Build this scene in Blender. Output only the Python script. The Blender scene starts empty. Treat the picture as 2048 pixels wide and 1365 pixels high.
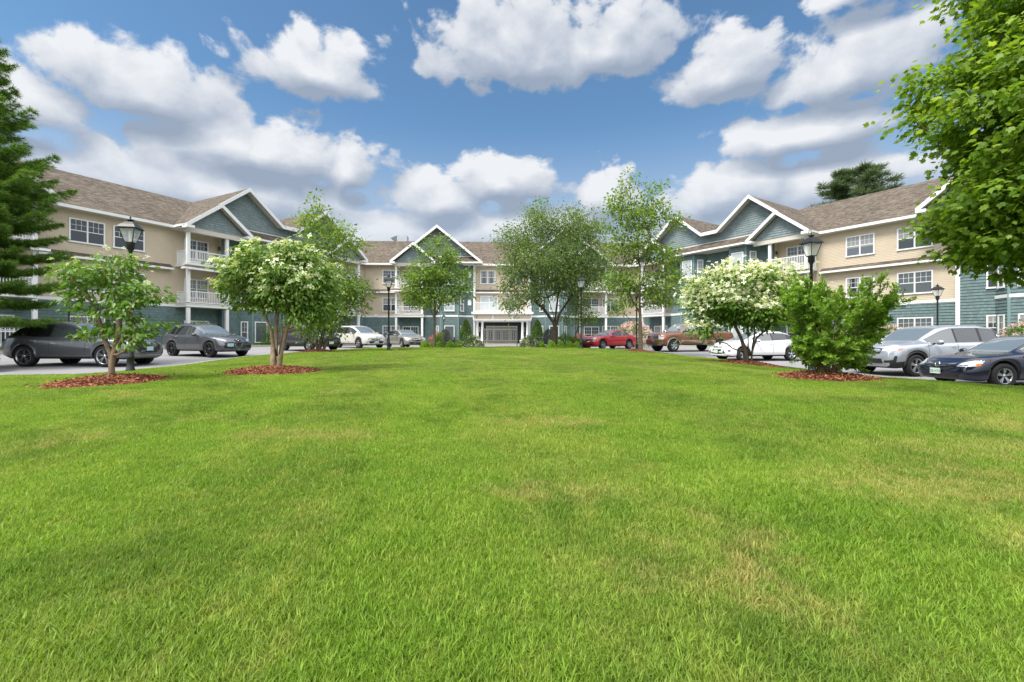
import bpy, bmesh, math, random
import numpy as np
from mathutils import Vector, Matrix
from mathutils.bvhtree import BVHTree

SC = bpy.context.scene
COL = SC.collection
R = math.radians
# ------------------------------------------------------------------ camera
CAMZ = 1.3
cam = bpy.data.cameras.new('camera')
cam.lens = 16.0; cam.sensor_width = 36.0; cam.clip_end = 3000; cam.clip_start = 0.05
cam.shift_y = -0.0022
camo = bpy.data.objects.new('camera', cam); COL.objects.link(camo)
camo.location = (0, 0, CAMZ); camo.rotation_euler = (R(90), 0, 0)
SC.camera = camo
# ------------------------------------------------------------------ light, sky, exposure
SC.view_settings.view_transform = 'Standard'
SC.view_settings.look = 'None'
SC.view_settings.exposure = 1.22
SC.view_settings.gamma = 1.0
SC.render.engine = 'CYCLES'
SC.cycles.use_denoising = True
SC.cycles.denoising_prefilter = 'NONE'
SC.cycles.denoising_input_passes = 'RGB_ALBEDO_NORMAL'
SC.cycles.adaptive_threshold = 0.005
SC.cycles.max_bounces = 7
SC.cycles.transparent_max_bounces = 8
SUN_EL, SUN_AZ = 56.0, -128.0           # azimuth: clockwise from +Y
sun = bpy.data.lights.new('sun', 'SUN'); sun.energy = 2.1; sun.angle = R(18.0); sun.color = (1.0, 0.95, 0.87)
suno = bpy.data.objects.new('sun', sun); COL.objects.link(suno)
sd = Vector((math.sin(R(SUN_AZ)) * math.cos(R(SUN_EL)), math.cos(R(SUN_AZ)) * math.cos(R(SUN_EL)), math.sin(R(SUN_EL))))
suno.rotation_euler = (-sd).to_track_quat('-Z', 'Y').to_euler()
suno.location = (-30, -20, 60)

world = bpy.data.worlds.new('World'); SC.world = world; world.use_nodes = True

class NT:
    """small helper for shader node graphs"""
    def __init__(s, tree): s.t = tree; s.l = tree.links
    def n(s, typ, **kw):
        nd = s.t.nodes.new(typ)
        for k, v in kw.items(): setattr(nd, k, v)
        return nd
    def put(s, sock, v):
        if isinstance(v, bpy.types.NodeSocket): s.l.new(v, sock)
        elif v is not None: sock.default_value = v
    def math(s, op, a, b=None, c=None, clamp=False):
        nd = s.n('ShaderNodeMath', operation=op); nd.use_clamp = clamp
        s.put(nd.inputs[0], a)
        if b is not None: s.put(nd.inputs[1], b)
        if c is not None: s.put(nd.inputs[2], c)
        return nd.outputs[0]
    def vmath(s, op, a, b=None, out=0):
        nd = s.n('ShaderNodeVectorMath', operation=op)
        s.put(nd.inputs[0], a)
        if b is not None: s.put(nd.inputs[1], b)
        return nd.outputs[out]
    def mix(s, f, a, b, typ='MIX'):
        nd = s.n('ShaderNodeMix', data_type='RGBA', blend_type=typ)
        s.put(nd.inputs[0], f); s.put(nd.inputs[6], a); s.put(nd.inputs[7], b)
        return nd.outputs[2]
    def ss(s, x, lo, hi):
        nd = s.n('ShaderNodeMapRange', interpolation_type='SMOOTHSTEP')
        s.put(nd.inputs[0], x); nd.inputs[1].default_value = lo; nd.inputs[2].default_value = hi
        return nd.outputs[0]
    def lin(s, x, lo, hi, a=0.0, b=1.0):
        nd = s.n('ShaderNodeMapRange')
        s.put(nd.inputs[0], x)
        for i, v in enumerate((lo, hi, a, b)): nd.inputs[i + 1].default_value = v
        return nd.outputs[0]
    def noise(s, vec, scale, detail=4, rough=0.55, dist=0.0, out='Fac'):
        nd = s.n('ShaderNodeTexNoise')
        s.put(nd.inputs['Vector'], vec); nd.inputs['Scale'].default_value = scale
        nd.inputs['Detail'].default_value = detail; nd.inputs['Roughness'].default_value = rough
        nd.inputs['Distortion'].default_value = dist
        return nd.outputs[out]
    def comb(s, x, y, z):
        nd = s.n('ShaderNodeCombineXYZ')
        for i, v in enumerate((x, y, z)): s.put(nd.inputs[i], v)
        return nd.outputs[0]

# cumulus banks: azimuth (deg, + = east/right), elevation of the flat base (deg), half width, height, depth below base
CLOUDS = [(-38.5, 22.3, 8.6, 5.4, 2.2), (-23.5, 28.0, 9.2, 4.6, 2.4), (-28.5, 19.4, 14.5, 5.0, 3.4), (-48, 19, 6, 4, 2.4),
          (0, 31.2, 12.5, 7.5, 3.2), (12, 31.5, 9.0, 6.5, 2.6), (25.0, 27.6, 6.4, 5.0, 2.4), (36.5, 24.8, 8.6, 4.8, 2.2),
          (38, 31.8, 5.2, 2.6, 1.4), (32.5, 20.4, 9.5, 3.2, 1.7), (-20.0, 18.6, 3.6, 4.6, 2.0),
          (-1, 18.6, 9.0, 4.4, 2.2), (-33, 15.0, 20, 4.8, 3.6), (12.5, 16.2, 5.0, 4.4, 2.4), (-9.0, 16.2, 6.5, 4.6, 2.4),
          (25, 15.6, 10, 4.8, 3.0), (36.0, 15.0, 10, 4.2, 2.8), (-17, 11.5, 26, 5.2, 3.4), (1, 12.8, 17, 4.6, 3.2), (25, 11.0, 20, 5.4, 4.0), (5, 7.5, 34, 5, 6),
          (85, 26, 24, 10, 5), (-88, 24, 24, 10, 5), (140, 30, 30, 9, 5), (-145, 28, 30, 9, 5)]
def build_world():
    g = bpy.data.node_groups.new('cloud_field', 'ShaderNodeTree')
    g.interface.new_socket('Vec', in_out='INPUT', socket_type='NodeSocketVector')
    g.interface.new_socket('Val', in_out='OUTPUT', socket_type='NodeSocketFloat')
    g.interface.new_socket('Body', in_out='OUTPUT', socket_type='NodeSocketFloat')
    q = NT(g); gi = q.n('NodeGroupInput'); go = q.n('NodeGroupOutput')
    v = gi.outputs[0]                                   # (azimuth, elevation, 0) in degrees
    sp = q.n('ShaderNodeSeparateXYZ'); q.put(sp.inputs[0], v)
    az, el = sp.outputs[0], sp.outputs[1]
    best = None
    for (a0, e0, ra, up, dn) in CLOUDS:
        da = q.math('MULTIPLY_ADD', az, 1 / ra, -a0 / ra)
        u = q.math('MULTIPLY_ADD', el, 1 / up, -e0 / up)
        w = q.math('MULTIPLY_ADD', el, -1 / dn, e0 / dn)
        dd = q.math('MAXIMUM', u, w)
        f = q.math('MULTIPLY_ADD', dd, dd, q.math('MULTIPLY', da, da))
        best = f if best is None else q.math('MINIMUM', best, f)
    bl = q.math('SUBTRACT', 1.0, q.math('SQRT', best))
    bl = q.math('MAXIMUM', bl, -1.0)
    nv = q.vmath('MULTIPLY', v, (0.060, 0.085, 1.0))
    vor = q.n('ShaderNodeTexVoronoi', feature='SMOOTH_F1'); vor.inputs['Scale'].default_value = 5.0; vor.inputs['Smoothness'].default_value = 0.35
    warp = q.vmath('SCALE', q.noise(nv, 4.0, 2, 0.5, out='Color'), None); warp.node.inputs['Scale'].default_value = 0.22
    q.put(vor.inputs['Vector'], q.vmath('ADD', nv, warp))
    n1 = q.noise(nv, 2.2, 8, 0.62, 0.2)
    f = q.math('MULTIPLY_ADD', n1, 1.9, q.math('SUBTRACT', bl, 0.95))
    f = q.math('MULTIPLY_ADD', vor.outputs['Distance'], -0.55, q.math('ADD', f, 0.26))
    q.put(go.inputs[0], f); q.put(go.inputs[1], bl)

    q = NT(world.node_tree)
    for nd in list(world.node_tree.nodes): world.node_tree.nodes.remove(nd)
    out = q.n('ShaderNodeOutputWorld'); bg = q.n('ShaderNodeBackground')
    sky = q.n('ShaderNodeTexSky', sky_type='NISHITA'); sky.sun_disc = False
    sky.sun_elevation = R(SUN_EL); sky.sun_rotation = R(SUN_AZ)
    sky.air_density = 1.0; sky.dust_density = 0.4; sky.ozone_density = 2.0
    tc = q.n('ShaderNodeTexCoord')
    sp = q.n('ShaderNodeSeparateXYZ'); q.put(sp.inputs[0], tc.outputs['Generated'])
    az = q.math('MULTIPLY', q.math('ARCTAN2', sp.outputs[0], sp.outputs[1]), 57.2958)
    el = q.math('MULTIPLY', q.math('ARCSINE', sp.outputs[2]), 57.2958)
    v = q.comb(az, el, 0.0)
    def field(off):
        nd = q.n('ShaderNodeGroup'); nd.node_tree = g
        q.put(nd.inputs[0], q.vmath('ADD', v, off)); return nd.outputs
    (f0, b0), (f2, b2) = field((0, 0, 0)), field((-0.8, 2.3, 0))
    dens = q.ss(f0, -0.04, 0.25)
    lit = q.math('MULTIPLY_ADD', q.math('SUBTRACT', f0, f2), 0.50, 0.42)      # > 0 on the side that faces up
    lit = q.math('MULTIPLY_ADD', q.math('SUBTRACT', b0, b2), 0.62, lit)
    lit = q.math('MULTIPLY_ADD', q.ss(f0, 0.2, 0.9), -0.08, lit)
    lit = q.math('MINIMUM', q.math('MAXIMUM', lit, 0.0), 1.0)
    ramp = q.n('ShaderNodeValToRGB'); q.put(ramp.inputs[0], lit)
    cr = ramp.color_ramp; cr.elements[0].position = 0.05; cr.elements[0].color = (*SKYC[0], 1)
    cr.elements[1].position = 0.95; cr.elements[1].color = (*SKYC[3], 1)
    e = cr.elements.new(0.42); e.color = (*SKYC[1], 1)
    e = cr.elements.new(0.68); e.color = (*SKYC[2], 1)
    skyc = q.mix(1.0, sky.outputs[0], (*SKYC[5], 1), 'MULTIPLY')
    veil = q.math('SUBTRACT', 1.0, q.ss(el, 7.0, 26.0))
    skyc = q.mix(q.math('MULTIPLY', veil, 0.75), skyc, (*SKYC[4], 1))
    low = q.lin(el, 6.0, 18.0, 0.62, 1.0)
    c = q.mix(q.math('MULTIPLY', dens, low), skyc, ramp.outputs[0])
    # added bright veil overhead and behind the camera, fill light out of view
    thin = q.math('MAXIMUM', q.ss(el, 44.0, 66.0), q.math('MULTIPLY', q.ss(q.math('ABSOLUTE', az), 70.0, 110.0), q.ss(el, 2.0, 25.0)))
    c = q.mix(q.math('MULTIPLY', thin, 0.85), c, (18.0, 18.2, 18.6, 1))
    q.put(bg.inputs[0], c); bg.inputs[1].default_value = SKY_STRENGTH
    q.l.new(bg.outputs[0], out.inputs[0])
    world.cycles.sampling_method = 'MANUAL'; world.cycles.sample_map_resolution = 1024
# shade, mid, bright and top tone of the clouds, horizon veil, and tint of the blue (all relative to the sky's own brightness)
SKYC = [(2.3, 2.8, 3.6), (3.3, 3.75, 4.5), (4.7, 5.0, 5.5), (6.0, 6.15, 6.4), (4.1, 4.4, 4.95), (0.84, 1.08, 1.13)]
SKY_STRENGTH = 0.062
build_world()

# ------------------------------------------------------------------ object helpers
def tag(o, label=None, cat=None, group=None, kind=None):
    if label: o['label'] = label
    if cat: o['category'] = cat
    if group: o['group'] = group
    if kind: o['kind'] = kind
    return o
def empty(name, loc=(0, 0, 0), rz=0.0, **kw):
    o = bpy.data.objects.new(name, None); COL.objects.link(o)
    o.location = loc; o.rotation_euler = (0, 0, rz); o.empty_display_size = 0.2
    return tag(o, **kw)
def copy_tree(o, parent=None):
    c = o.copy(); COL.objects.link(c); c.parent = parent
    for ch in list(o.children): copy_tree(ch, c)
    return c
class MB:
    def __init__(s): s.v = []; s.f = []; s.m = []; s.uv = []; s.sm = []
    def add(s, vs, fs, m=0, uvs=None, smooth=False):
        b = len(s.v); s.v.extend([tuple(p) for p in vs])
        for i, f in enumerate(fs):
            s.f.append([b + k for k in f]); s.m.append(m); s.sm.append(smooth)
            s.uv.append(uvs[i] if uvs else None)
    def quad(s, a, b, c, d, m=0, uv=None): s.add([a, b, c, d], [(0, 1, 2, 3)], m, [uv] if uv else None)
    def box(s, x0, x1, y0, y1, z0, z1, m=0, T=None):
        P = [(x, y, z) for z in (z0, z1) for (x, y) in ((x0, y0), (x1, y0), (x1, y1), (x0, y1))]
        if T: P = [T(*p) for p in P]
        s.add(P, [(3, 2, 1, 0), (4, 5, 6, 7), (0, 1, 5, 4), (1, 2, 6, 5), (2, 3, 7, 6), (3, 0, 4, 7)], m)
    def bar(s, a, b, w, h, m=0, up=(0, 0, 1)):
        a = Vector(a); b = Vector(b); d = (b - a).normalized(); upv = Vector(up)
        x = d.cross(upv)
        if x.length < 1e-4: x = d.cross(Vector((1, 0, 0)))
        x.normalize(); y = x.cross(d)
        P = [p + x * (sx * w / 2) + y * (sy * h / 2) for p in (a, b) for sx, sy in ((-1, -1), (1, -1), (1, 1), (-1, 1))]
        s.add(P, [(0, 1, 2, 3), (7, 6, 5, 4), (0, 4, 5, 1), (1, 5, 6, 2), (2, 6, 7, 3), (3, 7, 4, 0)], m)
    def tube(s, pts, rads, n=8, m=0, caps=True, smooth=True):
        pts = [Vector(p) for p in pts]; b = len(s.v); k = len(pts); prev = None
        for i, p in enumerate(pts):
            d = (pts[min(i + 1, k - 1)] - pts[max(i - 1, 0)])
            if d.length < 1e-6: d = Vector((0, 0, 1))
            d.normalize()
            if prev is None:
                x = d.cross(Vector((0, 0, 1)));
                if x.length < 1e-3: x = Vector((1, 0, 0))
            else:
                x = prev - d * prev.dot(d)
                if x.length < 1e-4: x = d.orthogonal()
            x.normalize(); prev = x; y = d.cross(x)
            for j in range(n):
                a = 2 * math.pi * j / n
                s.v.append(tuple(p + (x * math.cos(a) + y * math.sin(a)) * rads[i]))
        for i in range(k - 1):
            for j in range(n):
                s.f.append([b + i * n + j, b + i * n + (j + 1) % n, b + (i + 1) * n + (j + 1) % n, b + (i + 1) * n + j])
                s.m.append(m); s.uv.append(None); s.sm.append(smooth)
        if caps:
            s.f.append([b + j for j in range(n)][::-1]); s.m.append(m); s.uv.append(None); s.sm.append(False)
            s.f.append([b + (k - 1) * n + j for j in range(n)]); s.m.append(m); s.uv.append(None); s.sm.append(False)
    def lathe(s, prof, n=16, m=0, o=(0, 0, 0), axis='z', smooth=True):
        b = len(s.v)
        for (r, h) in prof:
            for j in range(n):
                a = 2 * math.pi * j / n
                if axis == 'z': s.v.append((o[0] + r * math.cos(a), o[1] + r * math.sin(a), o[2] + h))
                else: s.v.append((o[0] + r * math.cos(a), o[1] + h, o[2] + r * math.sin(a)))
        for i in range(len(prof) - 1):
            for j in range(n):
                s.f.append([b + i * n + j, b + i * n + (j + 1) % n, b + (i + 1) * n + (j + 1) % n, b + (i + 1) * n + j])
                s.m.append(m); s.uv.append(None); s.sm.append(smooth)
    def build(s, name, mats, parent=None, link=True, **kw):
        me = bpy.data.meshes.new(name)
        me.from_pydata(s.v, [], s.f)
        for mt in (mats if isinstance(mats, (list, tuple)) else [mats]): me.materials.append(mt)
        me.polygons.foreach_set('material_index', s.m)
        me.polygons.foreach_set('use_smooth', s.sm)
        if any(u is not None for u in s.uv):
            ul = me.uv_layers.new(name='UVMap'); dat = []
            for f, u in zip(s.f, s.uv):
                if u is None: u = [(0, 0)] * len(f)
                for t in u: dat.extend(t)
            ul.data.foreach_set('uv', dat)
        me.update()
        o = bpy.data.objects.new(name, me)
        if link: COL.objects.link(o)
        if parent: o.parent = parent
        return tag(o, **kw)
def fast_mesh(name, verts, faces_idx, fsize, mats, parent=None, link=True, smooth=False, **kw):
    """verts (N,3), faces_idx flat int array, all faces of fsize corners (int) or an array of sizes"""
    me = bpy.data.meshes.new(name)
    nf = len(faces_idx) // fsize if isinstance(fsize, int) else len(fsize)
    me.vertices.add(len(verts)); me.vertices.foreach_set('co', np.asarray(verts, np.float32).ravel())
    me.loops.add(len(faces_idx)); me.loops.foreach_set('vertex_index', np.asarray(faces_idx, np.int32))
    me.polygons.add(nf)
    tot = np.full(nf, fsize, np.int32) if isinstance(fsize, int) else np.asarray(fsize, np.int32)
    st = np.concatenate([[0], np.cumsum(tot)[:-1]]).astype(np.int32)
    me.polygons.foreach_set('loop_start', st); me.polygons.foreach_set('loop_total', tot)
    if smooth: me.polygons.foreach_set('use_smooth', np.ones(nf, bool))
    for mt in (mats if isinstance(mats, (list, tuple)) else [mats]): me.materials.append(mt)
    me.update(calc_edges=True); me.validate()
    o = bpy.data.objects.new(name, me)
    if link: COL.objects.link(o)
    if parent: o.parent = parent
    return tag(o, **kw)

# ------------------------------------------------------------------ materials
MATS = {}
def mat(name, col, rough=0.6, spec=0.4, metal=0.0, var=None, bump=None, coat=0.0, emit=None, alpha=None, ior=None):
    if name in MATS: return MATS[name]
    m = bpy.data.materials.new(name); m.use_nodes = True; MATS[name] = m
    q = NT(m.node_tree); p = m.node_tree.nodes['Principled BSDF']
    c4 = (*col, 1)
    p.inputs['Base Color'].default_value = c4
    p.inputs['Roughness'].default_value = rough
    p.inputs['Specular IOR Level'].default_value = spec
    p.inputs['Metallic'].default_value = metal
    if ior: p.inputs['IOR'].default_value = ior
    if coat: p.inputs['Coat Weight'].default_value = coat; p.inputs['Coat Roughness'].default_value = 0.03
    tc = None
    if var or bump: tc = q.n('ShaderNodeTexCoord').outputs['Object']
    if var:
        sc, amt = var
        n = q.noise(tc, sc, 5, 0.6)
        n = q.lin(n, 0.3, 0.7, 1 - amt, 1 + amt)
        cc = q.mix(1.0, c4, q.comb(n, n, n), 'MULTIPLY'); q.put(p.inputs['Base Color'], cc)
    if bump:
        sc, st = bump
        b = q.n('ShaderNodeBump'); b.inputs['Strength'].default_value = st; b.inputs['Distance'].default_value = 0.02
        q.put(b.inputs['Height'], q.noise(tc, sc, 6, 0.6)); q.put(p.inputs['Normal'], b.outputs[0])
    if emit: p.inputs['Emission Color'].default_value = (*emit[0], 1); p.inputs['Emission Strength'].default_value = emit[1]
    if alpha is not None: p.inputs['Alpha'].default_value = alpha
    return m
def leaf_mat(name, c1, c2, trans=0.35, rough=0.45, spec=0.35, c3=None):
    m = bpy.data.materials.new(name); m.use_nodes = True; MATS[name] = m
    q = NT(m.node_tree); p = m.node_tree.nodes['Principled BSDF']; out = m.node_tree.nodes['Material Output']
    geo = q.n('ShaderNodeNewGeometry')
    rp = q.n('ShaderNodeValToRGB'); q.put(rp.inputs[0], geo.outputs['Random Per Island'])
    rp.color_ramp.elements[0].color = (*c1, 1); rp.color_ramp.elements[1].color = (*c2, 1)
    if c3: e = rp.color_ramp.elements.new(0.9); e.color = (*c2, 1); rp.color_ramp.elements[-1].color = (*c3, 1)
    col = rp.outputs[0]
    q.put(p.inputs['Base Color'], col); p.inputs['Roughness'].default_value = rough; p.inputs['Specular IOR Level'].default_value = spec
    tr = q.n('ShaderNodeBsdfTranslucent'); q.put(tr.inputs[0], q.mix(1.0, col, (1.5, 1.45, 0.7, 1), 'MULTIPLY'))
    mx = q.n('ShaderNodeMixShader'); mx.inputs[0].default_value = trans
    q.l.new(p.outputs[0], mx.inputs[1]); q.l.new(tr.outputs[0], mx.inputs[2]); q.l.new(mx.outputs[0], out.inputs[0])
    return m
def wall_mat(name, col, brick=None, var=0.06, bs=0.3):
    """siding: slight weathering; brick=(w,h) adds shingle joints as bump"""
    m = bpy.data.materials.new(name); m.use_nodes = True; MATS[name] = m
    q = NT(m.node_tree); p = m.node_tree.nodes['Principled BSDF']
    p.inputs['Roughness'].default_value = 0.7; p.inputs['Specular IOR Level'].default_value = 0.25
    uv = q.n('ShaderNodeUVMap').outputs[0]
    n = q.lin(q.noise(uv, 0.8, 5, 0.6), 0.3, 0.7, 1 - var, 1 + var)
    c = q.mix(1.0, (*col, 1), q.comb(n, n, n), 'MULTIPLY')
    if brick:
        b = q.n('ShaderNodeTexBrick'); b.offset = 0.37; q.put(b.inputs['Vector'], uv)
        b.inputs['Color1'].default_value = (0.86, 0.86, 0.86, 1); b.inputs['Color2'].default_value = (1.12, 1.12, 1.12, 1); b.inputs['Mortar'].default_value = (0.8, 0.8, 0.8, 1)
        b.inputs['Scale'].default_value = 1.0; b.inputs['Mortar Size'].default_value = 0.004
        b.inputs['Brick Width'].default_value = brick[0]; b.inputs['Row Height'].default_value = brick[1]
        c = q.mix(1.0, c, b.outputs['Color'], 'MULTIPLY')
        n2 = q.lin(q.noise(uv, 14.0, 3, 0.7), 0.3, 0.7, 0.88, 1.12)
        c = q.mix(1.0, c, q.comb(n2, n2, n2), 'MULTIPLY')
    q.put(p.inputs['Base Color'], c)
    return m
M_beige = wall_mat('beige_vinyl', (0.53, 0.45, 0.34))
M_beige_trim = mat('beige_panel', (0.56, 0.47, 0.35), 0.6)
M_teal = wall_mat('teal_shingle', (0.125, 0.182, 0.184), (0.16, 0.20), 0.10)
M_gable = wall_mat('gable_shingle', (0.205, 0.255, 0.262), (0.16, 0.20), 0.08)  # paler, greyer shingle tone used on the gable walls
M_tealtrim = mat('teal_trim', (0.15, 0.24, 0.24), 0.6, var=(2, 0.08))
M_white = mat('white_trim', (0.74, 0.74, 0.73), 0.5, 0.4, var=(1.5, 0.04))
M_soffit = mat('soffit_vinyl', (0.55, 0.52, 0.46), 0.7)
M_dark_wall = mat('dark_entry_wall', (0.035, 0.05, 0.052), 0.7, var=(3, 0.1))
M_cream = mat('cream_door', (0.52, 0.45, 0.33), 0.5)
def roof_mat():
    m = bpy.data.materials.new('roof_shingle'); m.use_nodes = True
    q = NT(m.node_tree); p = m.node_tree.nodes['Principled BSDF']; p.inputs['Roughness'].default_value = 0.9; p.inputs['Specular IOR Level'].default_value = 0.15
    uv = q.n('ShaderNodeUVMap').outputs[0]
    b = q.n('ShaderNodeTexBrick'); b.offset = 0.43; q.put(b.inputs['Vector'], uv)
    b.inputs['Color1'].default_value = (0.084, 0.070, 0.055, 1); b.inputs['Color2'].default_value = (0.190, 0.158, 0.126, 1); b.inputs['Mortar'].default_value = (0.06, 0.046, 0.035, 1)
    b.inputs['Scale'].default_value = 1.0; b.inputs['Mortar Size'].default_value = 0.012; b.inputs['Mortar Smooth'].default_value = 0.3
    b.inputs['Brick Width'].default_value = 0.29; b.inputs['Row Height'].default_value = 0.15; b.inputs['Bias'].default_value = -0.1
    n = q.lin(q.noise(uv, 0.5, 5, 0.65), 0.3, 0.7, 0.82, 1.18)
    n2 = q.lin(q.noise(uv, 9.0, 3, 0.7), 0.3, 0.7, 0.75, 1.25)
    c = q.mix(1.0, q.mix(1.0, b.outputs['Color'], q.comb(n, n, n), 'MULTIPLY'), q.comb(n2, n2, n2), 'MULTIPLY')
    q.put(p.inputs['Base Color'], c)
    bp = q.n('ShaderNodeBump'); bp.inputs['Strength'].default_value = 0.5; bp.inputs['Distance'].default_value = 0.01
    q.put(bp.inputs['Height'], q.math('SUBTRACT', 1.0, b.outputs['Fac'])); q.put(p.inputs['Normal'], bp.outputs[0])
    return m
M_roof = roof_mat()
M_pane = [mat('pane_dark', (0.035, 0.042, 0.05), 0.06, 0.7), mat('pane_mid', (0.10, 0.115, 0.13), 0.08, 0.7), mat('pane_blind', (0.26, 0.275, 0.285), 0.15, 0.7),
          mat('pane_bright', (0.42, 0.46, 0.47), 0.1, 0.8)]  # pane_bright paints the sky's reflection on bay panes as a pale base colour
M_black = mat('black_metal', (0.012, 0.013, 0.014), 0.42, 0.5)
M_bark = mat('bark_grey', (0.13, 0.10, 0.075), 0.9, 0.2, var=(9, 0.35), bump=(22, 0.7))
M_barkd = mat('bark_dark', (0.07, 0.055, 0.042), 0.9, 0.2, var=(9, 0.35), bump=(22, 0.7))
M_bark_tan = mat('bark_tan', (0.23, 0.17, 0.115), 0.9, 0.2, var=(7, 0.35), bump=(18, 0.7))
M_conc = mat('concrete', (0.42, 0.40, 0.37), 0.85, 0.2, var=(1.5, 0.12), bump=(30, 0.2))
M_granite = mat('granite_kerb', (0.36, 0.34, 0.31), 0.8, 0.25, var=(12, 0.2))

# ------------------------------------------------------------------ terrain
def interp(x, xs, ys): return np.interp(x, xs, ys)
def z_road(x, y):
    b = interp(y, [-50, 9, 12, 17, 23, 31, 36, 60], [-0.02, 0.03, 0.05, 0.13, 0.30, 0.52, 0.57, 0.6])
    return b - 0.0068 * np.clip(x, -30, 30) * np.clip((50 - np.asarray(y)) / 25.0, 0, 1)
LAWN = [(-60, 7.5), (-34, 8.6), (-22, 10.6), (-14.4, 12.0), (-12.3, 13.2), (-12.0, 15), (-12.4, 18.5), (-12.6, 22), (-11.7, 26), (-10.0, 30), (-7.4, 33), (-5.0, 35.2),
        (0, 36.2), (3.2, 35.2), (5.0, 33.0), (7.6, 30.4), (9.0, 26), (9.5, 21.5), (10.3, 18), (10.7, 15.2), (10.5, 12.6), (11.4, 11.3), (16, 10.5), (30, 8.3), (60, 6.0), (60, -25), (-60, -25)]
LP = np.array(LAWN, float)
def dist_edge(x, y):
    """signed distance to the lawn outline (positive inside); only the kerb side counts"""
    x = np.asarray(x, float); y = np.asarray(y, float)
    d = np.full(x.shape, 1e9); ins = np.zeros(x.shape, bool)
    n = len(LP)
    for i in range(n):
        a = LP[i]; b = LP[(i + 1) % n]
        ab = b - a; t = np.clip(((x - a[0]) * ab[0] + (y - a[1]) * ab[1]) / (ab @ ab), 0, 1)
        if i < n - 3: d = np.minimum(d, np.hypot(x - a[0] - t * ab[0], y - a[1] - t * ab[1]))
        c = ((a[1] > y) != (b[1] > y)) & (x < (b[0] - a[0]) * (y - a[1]) / (b[1] - a[1] + 1e-12) + a[0])
        ins ^= c
    return np.where(ins, d, -d)
def z_lawn(x, y):
    x = np.asarray(x, float); y = np.asarray(y, float)
    yy = np.maximum(y, 0)
    core = 0.83 - 0.78 * np.exp(-yy / 12.0)
    core = core - 0.14 * np.clip((y - 26) / 9, 0, 1)
    edge = z_road(x, y) + 0.10
    t = np.clip(dist_edge(x, y) / 6.0, 0, 1); t = 1 - (1 - t) ** 2
    lump = 0.018 * np.sin(x * 0.9 + 1.0) * np.cos(y * 0.7) + 0.012 * np.sin(x * 2.1 + y * 1.3)
    return edge + (np.maximum(core, edge) - edge) * t + lump
def zl(x, y): return float(z_lawn(np.array([x]), np.array([y]))[0])
def zr(x, y): return float(z_road(x, y))

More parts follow.
